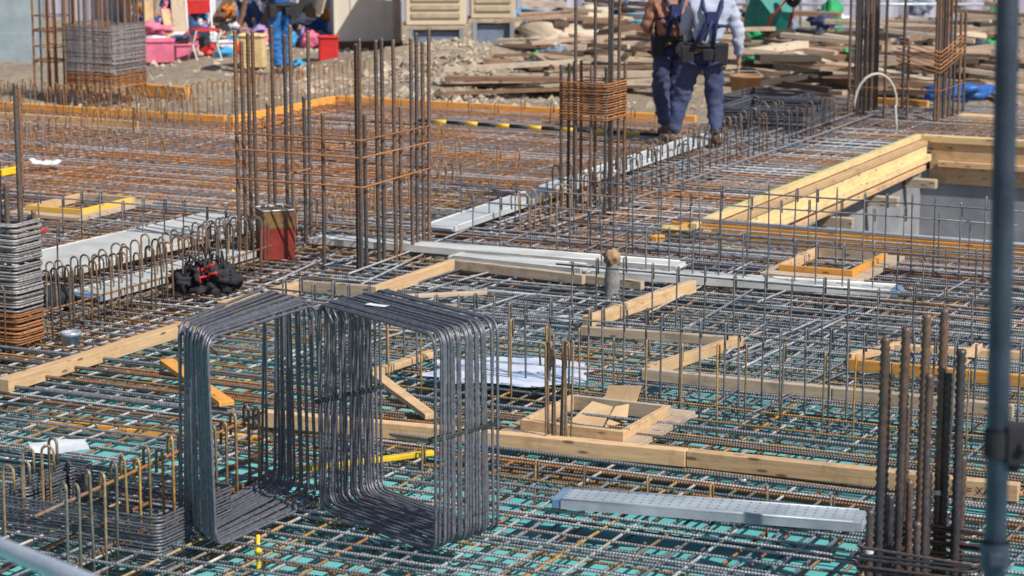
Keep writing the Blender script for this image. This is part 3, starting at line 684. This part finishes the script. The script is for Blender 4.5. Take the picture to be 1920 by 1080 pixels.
def sheet(c, w, d, mt, label, name, amp=.03, rz=0, irr=.25, n=28):
    mb = MB(); vs = []; fs = []
    rings = 10; sd = R.uniform(0, 50)
    for j in range(rings + 1):
        for k in range(n):
            an = 2 * pi * k / n; sq = 1 / max(abs(cos(an)), abs(sin(an))) if irr < .15 else 1 / (abs(cos(an)) ** 4 + abs(sin(an)) ** 4) ** .25
            rr = j / rings * sq * (1 + irr * noise.noise(Vector((cos(an) * 2.5, sin(an) * 2.5, sd))))
            x, y = rr * w / 2 * cos(an), rr * d / 2 * sin(an); vs.append((x, y, amp * (.7 + noise.noise(Vector((x * 5, y * 5, sd)))) + amp * .6 * noise.noise(Vector((x * 15, y * 15, sd)))))
    for j in range(rings):
        for k in range(n): fs.append((j * n + k, j * n + (k + 1) % n, (j + 1) * n + (k + 1) % n, (j + 1) * n + k))
    mb.add(vs, fs, 0, True); return tag(mb.build(name, mt, loc=c, rz=rz), label, 'sheet')
sheet(P(965, 697, .176), 1.0, .66, bluesheet, 'smooth pale blue plastic sheet among the bars', 'plastic_sheet', .007, -.1, .35, 40)
def papersheet(c, w, d, rz, label):
    mb = MB(); vs = []; fs = []
    for j in range(7):
        for i in range(7):
            x = w * (i / 6 - .5); y = d * (j / 6 - .5); vs.append((x, y, .02 * noise.noise(Vector((x * 6, y * 6, rz * 9))) + .12 * (x / w) ** 2 * d))
    for j in range(6):
        for i in range(6): k = j * 7 + i; fs.append((k, k + 1, k + 8, k + 7))
    mb.add(vs, fs, 0, True); tag(mb.build('paper_sheet', paper, loc=c, rz=rz), label, 'sheet')
papersheet(P(110, 838, .30), .28, .24, .3, 'white paper sheet on the hoop stack')
papersheet(q0.lerp(q1, .35) + st * .35 + Z * 1.01, .10, .06, -.4, 'small white tag on the hoop bundle')
sheet(P(85, 312, .2), .3, .2, white, 'white bundle of plastic on the far mesh', 'plastic_sheet', .06, .1)
sheet(P(1265, 432, .2), .25, .2, MA('yellow_rag', (.6, .45, .14)), 'yellow rag on the mesh', 'rag', .03, .1)
c = P(1640, 245, .15); pts = []
for k in range(13):
    an = pi * (1.05 - k / 12 * 1.15); pts.append(c + Vector((.24 * cos(an), .1 * cos(an), .28 + .33 * max(sin(an), -.1))))
pts.append(c + Vector((.22, -.1, .0))); mb = MB(); mb.tube(pts, .015, 10); tag(mb.build('hose', MA('hose_grey', (.56, .53, .48), rough=.6)), 'pale flexible hose arching over the bars', 'hose')
mb = MB(); mb.tube([P(60, 433, .2), P(86, 432, .2)], .022, 10); tag(mb.build('red_tube', redp), 'short red tube beside the hoops', 'tube')

# ---------------- people ----------------
def skinned(name, V, E, mt, parent, sub=2):
    me = bpy.data.meshes.new(name); me.from_pydata([tuple(v[0]) for v in V], E, []); o = bpy.data.objects.new(name, me); COL.objects.link(o)
    o.modifiers.new('s', 'SKIN')
    for i, sv in enumerate(me.skin_vertices[0].data):
        r_ = V[i][1]; sv.radius = r_ if isinstance(r_, tuple) else (r_, r_); sv.use_root = (i == 0)
    ss = o.modifiers.new('u', 'SUBSURF'); ss.levels = sub; ss.render_levels = sub
    dg = bpy.context.evaluated_depsgraph_get(); dg.update(); m2 = bpy.data.meshes.new_from_object(o.evaluated_get(dg)); o.modifiers.clear(); o.data = m2
    m2.materials.clear(); m2.materials.append(mt)
    for p in m2.polygons: p.use_smooth = True
    if name in ('shirt', 'trousers'):
        sd = R.uniform(0, 90)
        for v in m2.vertices:
            q = v.co; k = noise.noise(Vector((q.x * 9, q.y * 9, q.z * 18 + sd))) * .022 + noise.noise(Vector((q.x * 22, q.y * 22, q.z * 40 + sd))) * .010
            v.co = q + v.normal * k
    o.parent = parent; return o
bootm = MA('boot_leather', (.18, .11, .08)); lipm = MA('lips', (.35, .13, .10))
def person(loc, rz, label, sm, tm, hat, J=None, harness=True):
    j = dict(pel=(0, 0, .96), wai=(0, 0, 1.10), che=(0, .0, 1.30), nb=(0, -.01, 1.46), nk=(0, .01, 1.53), jaw=(0, .04, 1.58), hd=(0, .03, 1.66), cr=(0, .02, 1.72),
             ls=(-.18, 0, 1.43), le=(-.25, -.02, 1.14), lw=(-.24, .06, .90), lp=(-.24, .08, .83), rs=(.18, 0, 1.43), re=(.25, -.02, 1.14), rw=(.25, .06, .90), rp=(.25, .08, .83),
             lh=(-.09, 0, .90), lk=(-.11, .03, .50), la=(-.12, -.02, .10), lt=(-.13, .13, .05), rh=(.09, 0, .90), rk=(.11, .03, .50), ra=(.12, -.02, .10), rt=(.13, .13, .05))
    j.update(J or {}); j = {k: Vector(v) for k, v in j.items()}
    e = empty('person', label, 'person', loc, rz)
    V = [(j['pel'], .10), (j['wai'], .09), (j['che'], .11), (j['nb'], .06), (j['nk'], .05), (j['jaw'], (.055, .06)), (j['hd'], (.08, .09)), (j['cr'], .06),
         (j['ls'], .05), (j['le'], .038), (j['lw'], .026), (j['lp'], (.036, .02)), (j['rs'], .05), (j['re'], .038), (j['rw'], .026), (j['rp'], (.036, .02)),
         (j['lh'], .07), (j['lk'], .05), (j['la'], .035), (j['lt'], .03), (j['rh'], .07), (j['rk'], .05), (j['ra'], .035), (j['rt'], .03),
         (j['hd'] + Vector((0, .115, -.015)), .014), (j['hd'] + Vector((-.085, .0, -.01)), .016), (j['hd'] + Vector((.085, 0, -.01)), .016)]
    E = [(0, 1), (1, 2), (2, 3), (3, 4), (4, 5), (5, 6), (6, 7), (2, 8), (8, 9), (9, 10), (10, 11), (2, 12), (12, 13), (13, 14), (14, 15), (0, 16), (16, 17), (17, 18), (18, 19), (0, 20), (20, 21), (21, 22), (22, 23), (6, 24), (6, 25), (6, 26)]
    body = skinned('body', V, E, skin, e)
    mb = MB()
    for w_, p_, sg in (('lw', 'lp', -1), ('rw', 'rp', 1)):
        d = (j[p_] - j[w_]).normalized(); s_ = d.cross(Vector((sg, 0, 0))).normalized(); s_ = s_ if s_.y > 0 else -s_; nn = Vector((-sg, 0, 0))
        for i, ln in enumerate((.85, 1, .93, .72)):
            r0_ = j[p_] + s_ * (.027 - .018 * i); mb.tube([r0_ - d * .01, r0_ + d * .035 * ln + nn * .004, r0_ + d * .06 * ln + nn * .016, r0_ + d * .072 * ln + nn * .034], [.0095, .009, .008, .006], 7)
        r0_ = j[w_] + d * .03 + s_ * .02; mb.tube([r0_, r0_ + s_ * .028 + d * .03, r0_ + s_ * .032 + d * .055 + nn * .012], [.012, .010, .008], 7)
    o = mb.build('tmp', skin); bm = bmesh.new(); bm.from_mesh(body.data); bm.from_mesh(o.data); bm.to_mesh(body.data); bm.free(); bpy.data.objects.remove(o)
    for p in body.data.polygons: p.use_smooth = True
    for sg in (-1, 1): mb = MB(); mb.blob(j['hd'] + Vector((sg * .032, .088, .01)), (.024, .018, .018), 0, 1, 2); mb.build('eye', blackp, e)
    mb = MB(); mb.tube([j['jaw'] + Vector((-.025, .062, .0)), j['jaw'] + Vector((0, .07, -.002)), j['jaw'] + Vector((.025, .062, 0))], .005, 6); mb.build('mouth', lipm, e)
    mb = MB(); mb.blob(j['hd'] + Vector((0, -.012, .012)), (.19, .21, .2), .06, 2, 3); mb.build('hair', darkm, e)
    skinned('shirt', [(j['wai'] + Vector((0, 0, -.10)), .150), (j['wai'], .155), (j['che'], .175), (j['nb'] - Vector((0, 0, .02)), .085), (j['ls'], .09), (j['le'], .07), (j['lw'] * .9 + j['le'] * .1, .05), (j['rs'], .09), (j['re'], .07), (j['rw'] * .9 + j['re'] * .1, .05)],
            [(0, 1), (1, 2), (2, 3), (2, 4), (4, 5), (5, 6), (2, 7), (7, 8), (8, 9)], sm, e, 3)
    skinned('trousers', [(j['pel'] + Vector((0, 0, .06)), .14), (j['pel'], .15), (j['lh'], .115), (j['lk'], .098), (j['la'] + Vector((0, 0, .02)), .075), (j['rh'], .115), (j['rk'], .098), (j['ra'] + Vector((0, 0, .02)), .075), (j['lh'].lerp(j['lk'], .5), .108), (j['rh'].lerp(j['rk'], .5), .108)],
            [(0, 1), (1, 2), (2, 8), (8, 3), (3, 4), (1, 5), (5, 9), (9, 6), (6, 7)], tm, e, 3)
    for s_ in 'lr': skinned('boot', [(j[s_ + 'a'] + Vector((0, 0, .05)), .05), (j[s_ + 'a'] + Vector((0, -.02, -.045)), .055), (j[s_ + 't'].lerp(j[s_ + 'a'], .5) + Vector((0, 0, -.02)), .048), (j[s_ + 't'], .045)], [(0, 1), (1, 2), (2, 3)], bootm, e)
    mb = MB(); h = j['hd']; mx = Matrix.Translation(h + Vector((0, -.0, .045)))
    mb.lathe([(.125, -.01), (.122, .02), (.115, .06), (.09, .10), (.05, .122), (0, .128)], 20, mx=mx); mb.lathe([(.12, -.012), (.15, -.018), (.15, -.012), (.12, -.004)], 20, mx=mx @ Matrix.Translation((0, .02, 0)))
    mb.build('helmet', hat, e)
    mb = MB(); ring = []
    for k in range(20): an = 2 * pi * k / 20; ring.append(j['pel'] + Vector((.178 * cos(an), .158 * sin(an), .07)))
    mb.tube(ring, .028, 8, closed=True); mb.build('tool_belt', darkm, e)
    for cx, cy_, dx, dz in ((.17, -.09, .14, .22), (-.16, -.09, .12, .18), (.04, -.17, .10, .12)):
        mb = MB(); mb.box(j['pel'] + Vector((cx, cy_, -.02)), (dx, .09, dz), tap=1.15); mb.build('tool_pouch', darkm, e, bevel=.015)
    if harness:
        mb = MB(); c_ = j['che']
        for sg in (-1, 1):
            mb.tube([j['pel'] + Vector((sg * .09, -.165, .08)), c_ + Vector((sg * .04, -.185, .0)), c_ + Vector((sg * .09, -.14, .13)), c_ + Vector((sg * .10, 0, .21)), c_ + Vector((sg * .10, .13, .10)), j['pel'] + Vector((sg * .10, .16, .08))], .022, 6)
            lg = []
            for k in range(14): an = 2 * pi * k / 14; lg.append(j['lh' if sg < 0 else 'rh'] + Vector((.135 * cos(an), .135 * sin(an), -.06 + .05 * cos(an) * sg)))
            mb.tube(lg, .02, 6, closed=True)
        mb.tube([c_ + Vector((-.17, -.08, -.06)), c_ + Vector((0, -.185, -.05)), c_ + Vector((.17, -.08, -.06))], .02, 6)
        mb.box(c_ + Vector((0, -.19, .03)), (.11, .04, .12)); mb.tube([c_ + Vector((0, -.2, .0)), c_ + Vector((-.08, -.22, -.2)), c_ + Vector((-.14, -.18, -.1))], .015, 6)
        mb.build('safety_harness', harn, e)
    return e
Jp = dict(pel=(.06, 0, .96), wai=(.10, 0, 1.10), che=(.14, .03, 1.28), nb=(.15, .06, 1.44), nk=(.15, .09, 1.51), jaw=(.15, .13, 1.55), hd=(.15, .13, 1.63), cr=(.15, .12, 1.69),
          ls=(-.04, .04, 1.42), le=(-.13, .10, 1.17), lw=(-.06, .26, 1.02), lp=(-.04, .32, .98), rs=(.33, .04, 1.41), re=(.41, .0, 1.13), rw=(.42, .08, .88), rp=(.42, .10, .80),
          lh=(-.03, 0, .90), lk=(-.15, .08, .50), la=(-.24, .0, .10), lt=(-.30, .14, .05), rh=(.15, 0, .90), rk=(.18, .06, .50), ra=(.20, -.10, .10), rt=(.25, .04, .05))
person(P(1305, 274, .165), -.05, 'worker in pale blue shirt, dark harness and navy trousers', shirtm, navy, white, Jp)
Jq = dict(le=(-.24, .04, 1.15), lw=(-.16, .24, 1.08), lp=(-.13, .30, 1.06), re=(.24, .06, 1.16), rw=(.14, .26, 1.1), rp=(.10, .31, 1.08), la=(-.05, -.02, .10), lt=(-.06, .13, .05), lk=(-.08, .05, .5), ra=(.12, .12, .10), rt=(.14, .27, .05), rk=(.1, .12, .5))
person(P(1254, 256, .165), .25, 'worker in orange brown shirt and navy trousers with tool belt', shirt2, navy, white, Jq)
person(P(528, 142, -.22), .5, 'worker in bright blue jacket and blue trousers beside clutter', shirt3, jeans, white, Jq, harness=False)

# ---------------- yard ----------------
GZ = -.22
for i in range(14):
    x = -14 + i * 2; mb = MB(); vs = []; fs = []
    k_ = 20
    for q in range(k_ + 1):
        xx = -.98 + 1.96 * q / k_; yy = .02 if q % 4 in (1, 2) else -.02
        vs += [(xx, yy, 0), (xx, yy, 3)]
    for q in range(k_): fs.append((q * 2, q * 2 + 2, q * 2 + 3, q * 2 + 1))
    mb.add(vs, fs); mb.tube([(-1, .06, 0), (-1, .06, 3.1)], .03, 8)
    tag(mb.build('hoarding_panel', hoard, loc=(x, 45.0, -.3)), 'grey lavender ribbed metal site hoarding panel', 'fence', 'site hoarding panels')
def at(u, v): return P(u, v, GZ)
def sc(v): return (v + 330) / (CAMH - GZ)
c = at(690, 92); e = empty('site_shed', 'cream prefabricated site shed with brown base', 'shed', c, .12)
w_ = 125 / sc(92)
mb = MB(); mb.box((0, .9, 1.3), (w_, 1.8, 2.4))
for k in range(5): mb.box((-w_ / 2 + w_ * k / 4, -.005, 1.3), (.03, .02, 2.4))
mb.build('wall', cream, e)
mb = MB(); mb.box((0, .9, .05), (w_ + .06, 1.86, .16)); mb.build('base', MA('brown_base', (.16, .08, .05)), e)
mb = MB(); mb.box((0, .9, 2.56), (w_ + .2, 2.0, .1)); mb.build('roof', hoard, e)
mb = MB(); mb.box((w_ / 2 - .06, -.03, 1.2), (.1, .03, 2.2)); mb.build('corner_trim', grayw, e)
louv = MA('louvre_tan', (.52, .43, .30)); slate = MA('slate_panel', (.20, .25, .36))
def cabinet(u, v, wp, hp_, label):
    s_ = sc(v); c = at(u, v); W = wp / s_; e = empty('equipment_cabinet', label, 'cabinet', c, .05); H_ = hp_ / s_
    mb = MB(); mb.box((0, .35, H_ + .75), (W, .7, 1.5)); mb.build('cabinet_body', beige, e, bevel=.015)
    mb = MB(); mb.box((0, .35, H_ - .04), (W + .06, .76, .06)); mb.box((0, .35, H_ / 2 - .05), (W * .9, .6, H_ - .1), 1); mb.build('stand', [grayw, slate], e)
    mb = MB()
    for k in range(9): mb.box((0, -.015, H_ + .15 + k * .13), (W * .8, .03, .07))
    mb.build('louvre', louv, e)
    for sg in (-1, 1): mb = MB(); mb.box((sg * W * .42, -.02, H_ / 2), (.07, .07, H_ - .08)); mb.build('leg', conc, e)
cabinet(818, 108, 115, 62, 'beige louvred equipment cabinet on a slate stand'); cabinet(925, 105, 85, 72, 'beige louvred equipment cabinet on a slate stand')
mb = MB(); mb.box((0, .5, 1.5), (1.2, 1, 3.6)); mb.box((0, -.02, .2), (1.26, .06, .5)); tag(mb.build('concrete_pier', MA('blue_grey_concrete', (.36, .44, .49), (.25, .31, .36), 2, .9), loc=at(-15, 118)), 'blue grey concrete pier at the yard edge', 'pier')
e = empty('dark_backing_box', 'added dark brown open box standing for shade behind the clutter', 'container', at(430, 46), .04); Wc = 3.9; dbr = MA('dark_backing_brown', (.10, .07, .06), (.05, .04, .04), 3, .8)  # added backing box; its dark brown stands in for shade behind the clutter
mb = MB(); mb.box((0, 1.4, 1.2), (Wc, .08, 2.4)); mb.box((-Wc / 2, .95, 1.2), (.08, .8, 2.4)); mb.box((Wc / 2, .95, 1.2), (.08, .8, 2.4)); mb.box((0, .95, 2.46), (Wc + .1, 1.0, .1)); mb.box((0, .95, .05), (Wc - .1, .8, .08)); mb.build('backing_shell', dbr, e)
mb = MB(); mb.box((0, 1.0, 1.0), (Wc - .2, .6, .04)); mb.build('shelf', grayw, e)
def sack(u, v, w, d, h, mt, label, name='sack', cat='bag', z=0):
    s_ = sc(v); mb = MB(); mb.blob((0, 0, h / s_ * .42), (w / s_, d / s_, h / s_), .45, 2.2, 3, seed=R.uniform(0, 40))
    mb.tube([(-.03, 0, h / s_ * .8), (0, 0, h / s_ * .95), (.03, .01, h / s_ * 1.0)], [.04, .02, .03], 6)
    tag(mb.build(name, mt, loc=at(u, v) + Z * z, rz=jit(.5)), label, cat)
def crate(u, v, w, h, mt, label, name='crate', rz=0, d=None, z=0, cat='crate'):
    s_ = sc(v); W = w / s_; H_ = h / s_; D = d or W * .7; e = empty(name, label, cat, at(u, v) + Z * z, rz)
    mb = MB()
    for cx, cy, dx, dy in ((0, -D / 2, W, .03), (0, D / 2, W, .03), (-W / 2, 0, .03, D - .03), (W / 2, 0, .03, D - .03)): mb.box((cx, cy, H_ / 2), (dx, dy, H_))
    mb.box((0, 0, .015), (W - .03, D - .03, .02)); mb.build('crate_body', mt, e, bevel=.008)
    mb = MB(); mb.tube(rrect(W + .04, D + .04, .03, 3, o=(-W / 2 - .02, -D / 2 - .02)), .018, 6, closed=True); mb.build('rim', mt, e, loc=(0, 0, H_))
    return e
crate(290, 115, 70, 40, pink, 'pink plastic crate with crumpled contents', rz=.1); sack(288, 102, 60, 40, 26, pink, 'pink crumpled bag on the crate', z=.3)
crate(616, 120, 34, 52, redp, 'red plastic container standing on gravel', rz=.1); crate(475, 125, 44, 60, yelloww, 'tan wooden crate standing on gravel', rz=-.1)
purple = MA('violet_cloth', (.42, .30, .66)); orangec = MA('orange_plastic', (.80, .24, .03)); greenc = MA('green_plastic', (.03, .42, .16)); wc = MA('white_cloth', (.76, .76, .82)); brn = MA('brown_sheet', (.30, .17, .10)); cy = MA('sky_blue_plastic', (.06, .40, .76))
cols = [(pink, 'pink'), (wc, 'white'), (navy, 'dark blue'), (darkm, 'black'), (brn, 'brown'), (darkm, 'black'), (cy, 'sky blue'), (purple, 'violet'), (bluep, 'blue'), (redp, 'red'), (brn, 'brown'), (tarp, 'beige'), (orangec, 'orange'), (wc, 'white')]
for k in range(150):
    mt, nm = R.choice(cols); v = R.uniform(52, 108); u = R.uniform(255, 620) if v < 98 else R.uniform(310, 480)
    w = R.uniform(12, 42); h = R.uniform(12, 40)
    if R.random() < .7: sack(u, v, w, w * .7, h, mt, nm + ' bag slumped among site clutter', z=.0 if v > 75 else R.uniform(0, .35))
    else: crate(u, v, w, h * .8, mt, nm + ' crate among site clutter', rz=jit(.6))
for u, v, w, d, h, mt, lb in ((735, 60, 26, 26, 60, redp, 'red bag'), (985, 45, 60, 40, 30, cy, 'bright blue bag'), (1010, 62, 40, 30, 22, bluep, 'blue bag'), (640, 130, 20, 16, 14, wc, 'white bag'), (560, 128, 24, 20, 16, cy, 'sky blue bag'), (715, 108, 26, 16, 14, brn, 'brown bag')):
    sack(u, v, w, d, h, mt, lb + ' slumped among site clutter')
e = empty('folding_chair', 'folding chair with thin red and white frame', 'chair', at(385, 114), .5)
mb = MB()
for sg in (-.2, .2): mb.tube([(sg, -.2, 0), (sg, .2, .5), (sg, .25, .95)], .013, 6); mb.tube([(sg, .22, 0), (sg, -.18, .48)], .013, 6)
mb.tube([(-.2, -.2, .02), (.2, -.2, .02)], .012, 6); mb.build('chair_frame', white, e)
mb = MB(); mb.box((0, 0, .48), (.4, .38, .03)); mb.build('seat', redp, e, bevel=.008); mb = MB(); mb.box((0, .25, .82), (.4, .03, .22)); mb.build('backrest', redp, e, bevel=.008)
for i in range(30):
    u = R.uniform(265, 600); v = R.uniform(52, 90); p = at(u, v) + Z * .05
    board(p, p + Vector((R.uniform(-.5, .5), R.uniform(.2, .6), R.uniform(.5, 1.5))), R.uniform(.05, .25), .03, R.choice([brn, grayw, pine, wc, navy, brn, tarp]), 'sheet board leaning among site clutter', name='leaning_board', cat='board', group='boards leaning in the yard', bev=0)
graypinks = [grayw, MWOOD('pinkish_timber', (.56, .40, .30), (.42, .29, .22), (.18, .12, .09)), MWOOD('pale_timber', (.68, .56, .44), (.53, .43, .33), (.24, .18, .14)), MWOOD('brown_timber', (.34, .21, .13), (.25, .15, .10)), MWOOD('dark_timber', (.15, .10, .075), (.10, .07, .05)), MWOOD('black_timber', (.08, .06, .05), (.05, .04, .035))]
def pile(u0, u1, v0, v1, cnt, label, zmax=.3, lmin=.8, lmax=2.4, ang=.4, ax=B):
    for i in range(cnt):
        u = R.uniform(u0, u1); v = v0 + (v1 - v0) * (i / cnt); p = P(u, v, GZ)
        ax2 = Vector((1, jit(.3), 0)) if R.random() < .5 else ax
        d = (ax2 + A * jit(ang)).normalized()
        if R.random() < .12: d = (A + B * jit(.8)).normalized()
        d = d * R.uniform(lmin, lmax) / 2; z_ = zmax * R.random() ** 1.5 + .02; tl = Z * jit(.06)
        board(p - d + tl, p + d - tl, R.uniform(.05, .22), R.uniform(.03, .09), R.choice(graypinks), label, z=z_, bev=0, cat='timber', group='scrap timber piled in the yard')
pile(890, 1235, 115, 186, 56, 'weathered scrap plank in a loose pile', .30)
pile(1000, 1240, 60, 130, 66, 'weathered scrap plank in a loose pile', .7, .5, 1.5)
pile(1385, 1600, 85, 182, 84, 'weathered scrap plank in a loose pile', .5, .5, 1.6)
pile(1640, 1900, 75, 195, 84, 'weathered scrap plank beyond the column bars', .6, .5, 1.8)
sack(1045, 116, 150, 90, 60, tarp, 'crumpled beige tarpaulin heaped on planks', 'tarpaulin', 'tarp', z=.1); sack(1110, 88, 110, 70, 55, tarp, 'beige tarpaulin draped over timber', 'tarpaulin', 'tarp', z=.2); sack(1000, 80, 70, 60, 50, tarp, 'beige sack beside the cabinets')
sack(1795, 203, 125, 60, 34, bluep, 'bright blue tarpaulin on scrap timber', 'tarpaulin', 'tarp', z=.1); sack(1440, 95, 50, 40, 30, wc, 'white bag on scrap timber', z=.3)
for k in range(56):
    mt, nm = R.choice([(darkm, 'black'), (tarp, 'beige'), (brn, 'brown'), (navy, 'dark blue'), (wc, 'white'), (greenc, 'green'), (darkm, 'black'), (slate, 'slate grey')]); u = R.choice([R.uniform(1390, 1600), R.uniform(1650, 1880), R.uniform(1000, 1230)]); sack(u, R.uniform(48, 150), R.uniform(18, 55), R.uniform(15, 35), R.uniform(14, 40), mt, nm + ' bag on scrap timber', z=R.uniform(0, .3))
sack(1555, 72, 44, 30, 75, greenc, 'green sack near the railings'); sack(1185, 45, 60, 30, 30, cy, 'blue bag near the hoarding')
e = empty('round_tub', 'low tan brown tub beside the worker', 'tub', P(1398, 172, -.1)); mb = MB(); mb.lathe([(0, .01), (.19, .01), (.22, .2), (.235, .2), (.235, .22), (.2, .22), (.17, .03), (0, .03)], 24); mb.build('tub_body', MA('tub_tan', (.36, .20, .10)), e)
mb = MB(); mb.tube([(-.22, 0, .2), (-.15, .05, .27), (.15, .05, .27), (.22, 0, .2)], .006, 6); mb.build('handle', galv, e)
e = empty('wheelbarrow', 'teal wheelbarrow tipped up on its nose', 'wheelbarrow', at(1455, 108), .3); e.rotation_euler = (radians(-62), 0, .5); e.location.z += .45
mb = MB(); W, L_, D = .80, 1.0, .36
vs = [(-.22, -.3, 0), (.22, -.3, 0), (.22, .25, 0), (-.22, .25, 0), (-W / 2, -.5, D), (W / 2, -.5, D), (W / 2, .55, D * .8), (-W / 2, .55, D * .8)]
mb.add(vs, [(0, 1, 2, 3), (0, 4, 5, 1), (1, 5, 6, 2), (2, 6, 7, 3), (3, 7, 4, 0)]); o = mb.build('tray', teal, e); so = o.modifiers.new('s', 'SOLIDIFY'); so.thickness = .02
mb = MB(); mb.tube([Vector(v) for v in vs[4:]], .015, 6, closed=True); mb.build('tray_rim', teal, e)
mb = MB()
for sg in (-1, 1): mb.tube([(sg * .05, -.65, -.1), (sg * .2, -.25, -.03), (sg * .27, .9, .02)], .017, 8); mb.tube([(sg * .2, .2, -.02), (sg * .22, .3, -.35)], .015, 8)
mb.build('handle_frame', redp, e)
mb = MB(); mb.lathe([(.10, -.035), (.17, -.04), (.19, 0), (.17, .04), (.10, .035)], 20, mx=Matrix.Translation((0, -.68, -.12)) @ Matrix.Rotation(pi / 2, 4, 'Y')); mb.build('wheel', darkm, e)
for i, (u0, u1, v, z_) in enumerate(((1380, 1900, 62, .5), (1380, 1900, 62, 1.0), (1420, 1900, 80, .25), (1100, 1240, 50, .9))):
    p0 = at(u0, v); p1 = at(u1, v); mb = MB(); mb.tube([p0 + Z * z_, p1 + Z * z_], .024, 8); tag(mb.build('rail_pipe', galv), 'grey scaffold pipe rail across the yard', 'pipe', 'yard rail pipes')
for u in (1400, 1500, 1620, 1700, 1800, 1880, 1120, 1230): mb = MB(); mb.tube([at(u, 60), at(u, 60) + Z * 2.2], .024, 8); tag(mb.build('rail_post', galv), 'grey scaffold post standing in the yard', 'pipe', 'yard rail posts')
mb = MB(); mb.box((0, 0, .09), (.55, .25, .18)); tag(mb.build('timber_block', pine, loc=P(1845, 246, .0), rz=DROT, bevel=.006), 'squat tan timber block at the deck corner', 'timber')
e = empty('trestle', 'blue metal trestle near the hoarding', 'trestle', at(1205, 62))
for sx2 in (-.35, .35):
    for sy2 in (-.2, .2): mb = MB(); mb.tube([(sx2, sy2, 0), (sx2 * .8, sy2 * .3, .6)], .02, 6); mb.build('leg', bluep, e)
mb = MB(); mb.box((0, 0, .62), (.8, .12, .05)); mb.build('top_bar', bluep, e, bevel=.005)

# ---------------- light, camera ----------------
sd = Vector((.62, -.60, .92)).normalized(); el = math.asin(sd.z); az = atan2(sd.x, sd.y)
sc_ = bpy.context.scene; w = bpy.data.worlds.new('World'); sc_.world = w; w.use_nodes = True; n = w.node_tree.nodes
sky = n.new('ShaderNodeTexSky'); sky.sky_type = 'NISHITA'; sky.sun_disc = False; sky.sun_elevation = el; sky.sun_rotation = az
w.node_tree.links.new(sky.outputs[0], n['Background'].inputs[0]); n['Background'].inputs[1].default_value = .085
sl = bpy.data.lights.new('sun', 'SUN'); sl.energy = 5.0; sl.angle = radians(.5); sl.color = (1, .94, .82); so = bpy.data.objects.new('sun', sl); COL.objects.link(so)
so.rotation_mode = 'QUATERNION'; so.rotation_quaternion = sd.to_track_quat('Z', 'Y')
cam = bpy.data.cameras.new('camera'); co = bpy.data.objects.new('camera', cam); COL.objects.link(co); co.location = (0, 0, CAMH); co.rotation_euler = (pi / 2 - PITCH, 0, 0)
cam.lens = FPX / 1920 * 36; cam.sensor_width = 36; cam.clip_end = 1000; cam.dof.use_dof = True; cam.dof.focus_distance = 13.5; cam.dof.aperture_fstop = 4.0
sc_.camera = co; sc_.view_settings.view_transform = 'Standard'
print('BARS', len(bars), 'OBJ', len(bpy.data.objects))
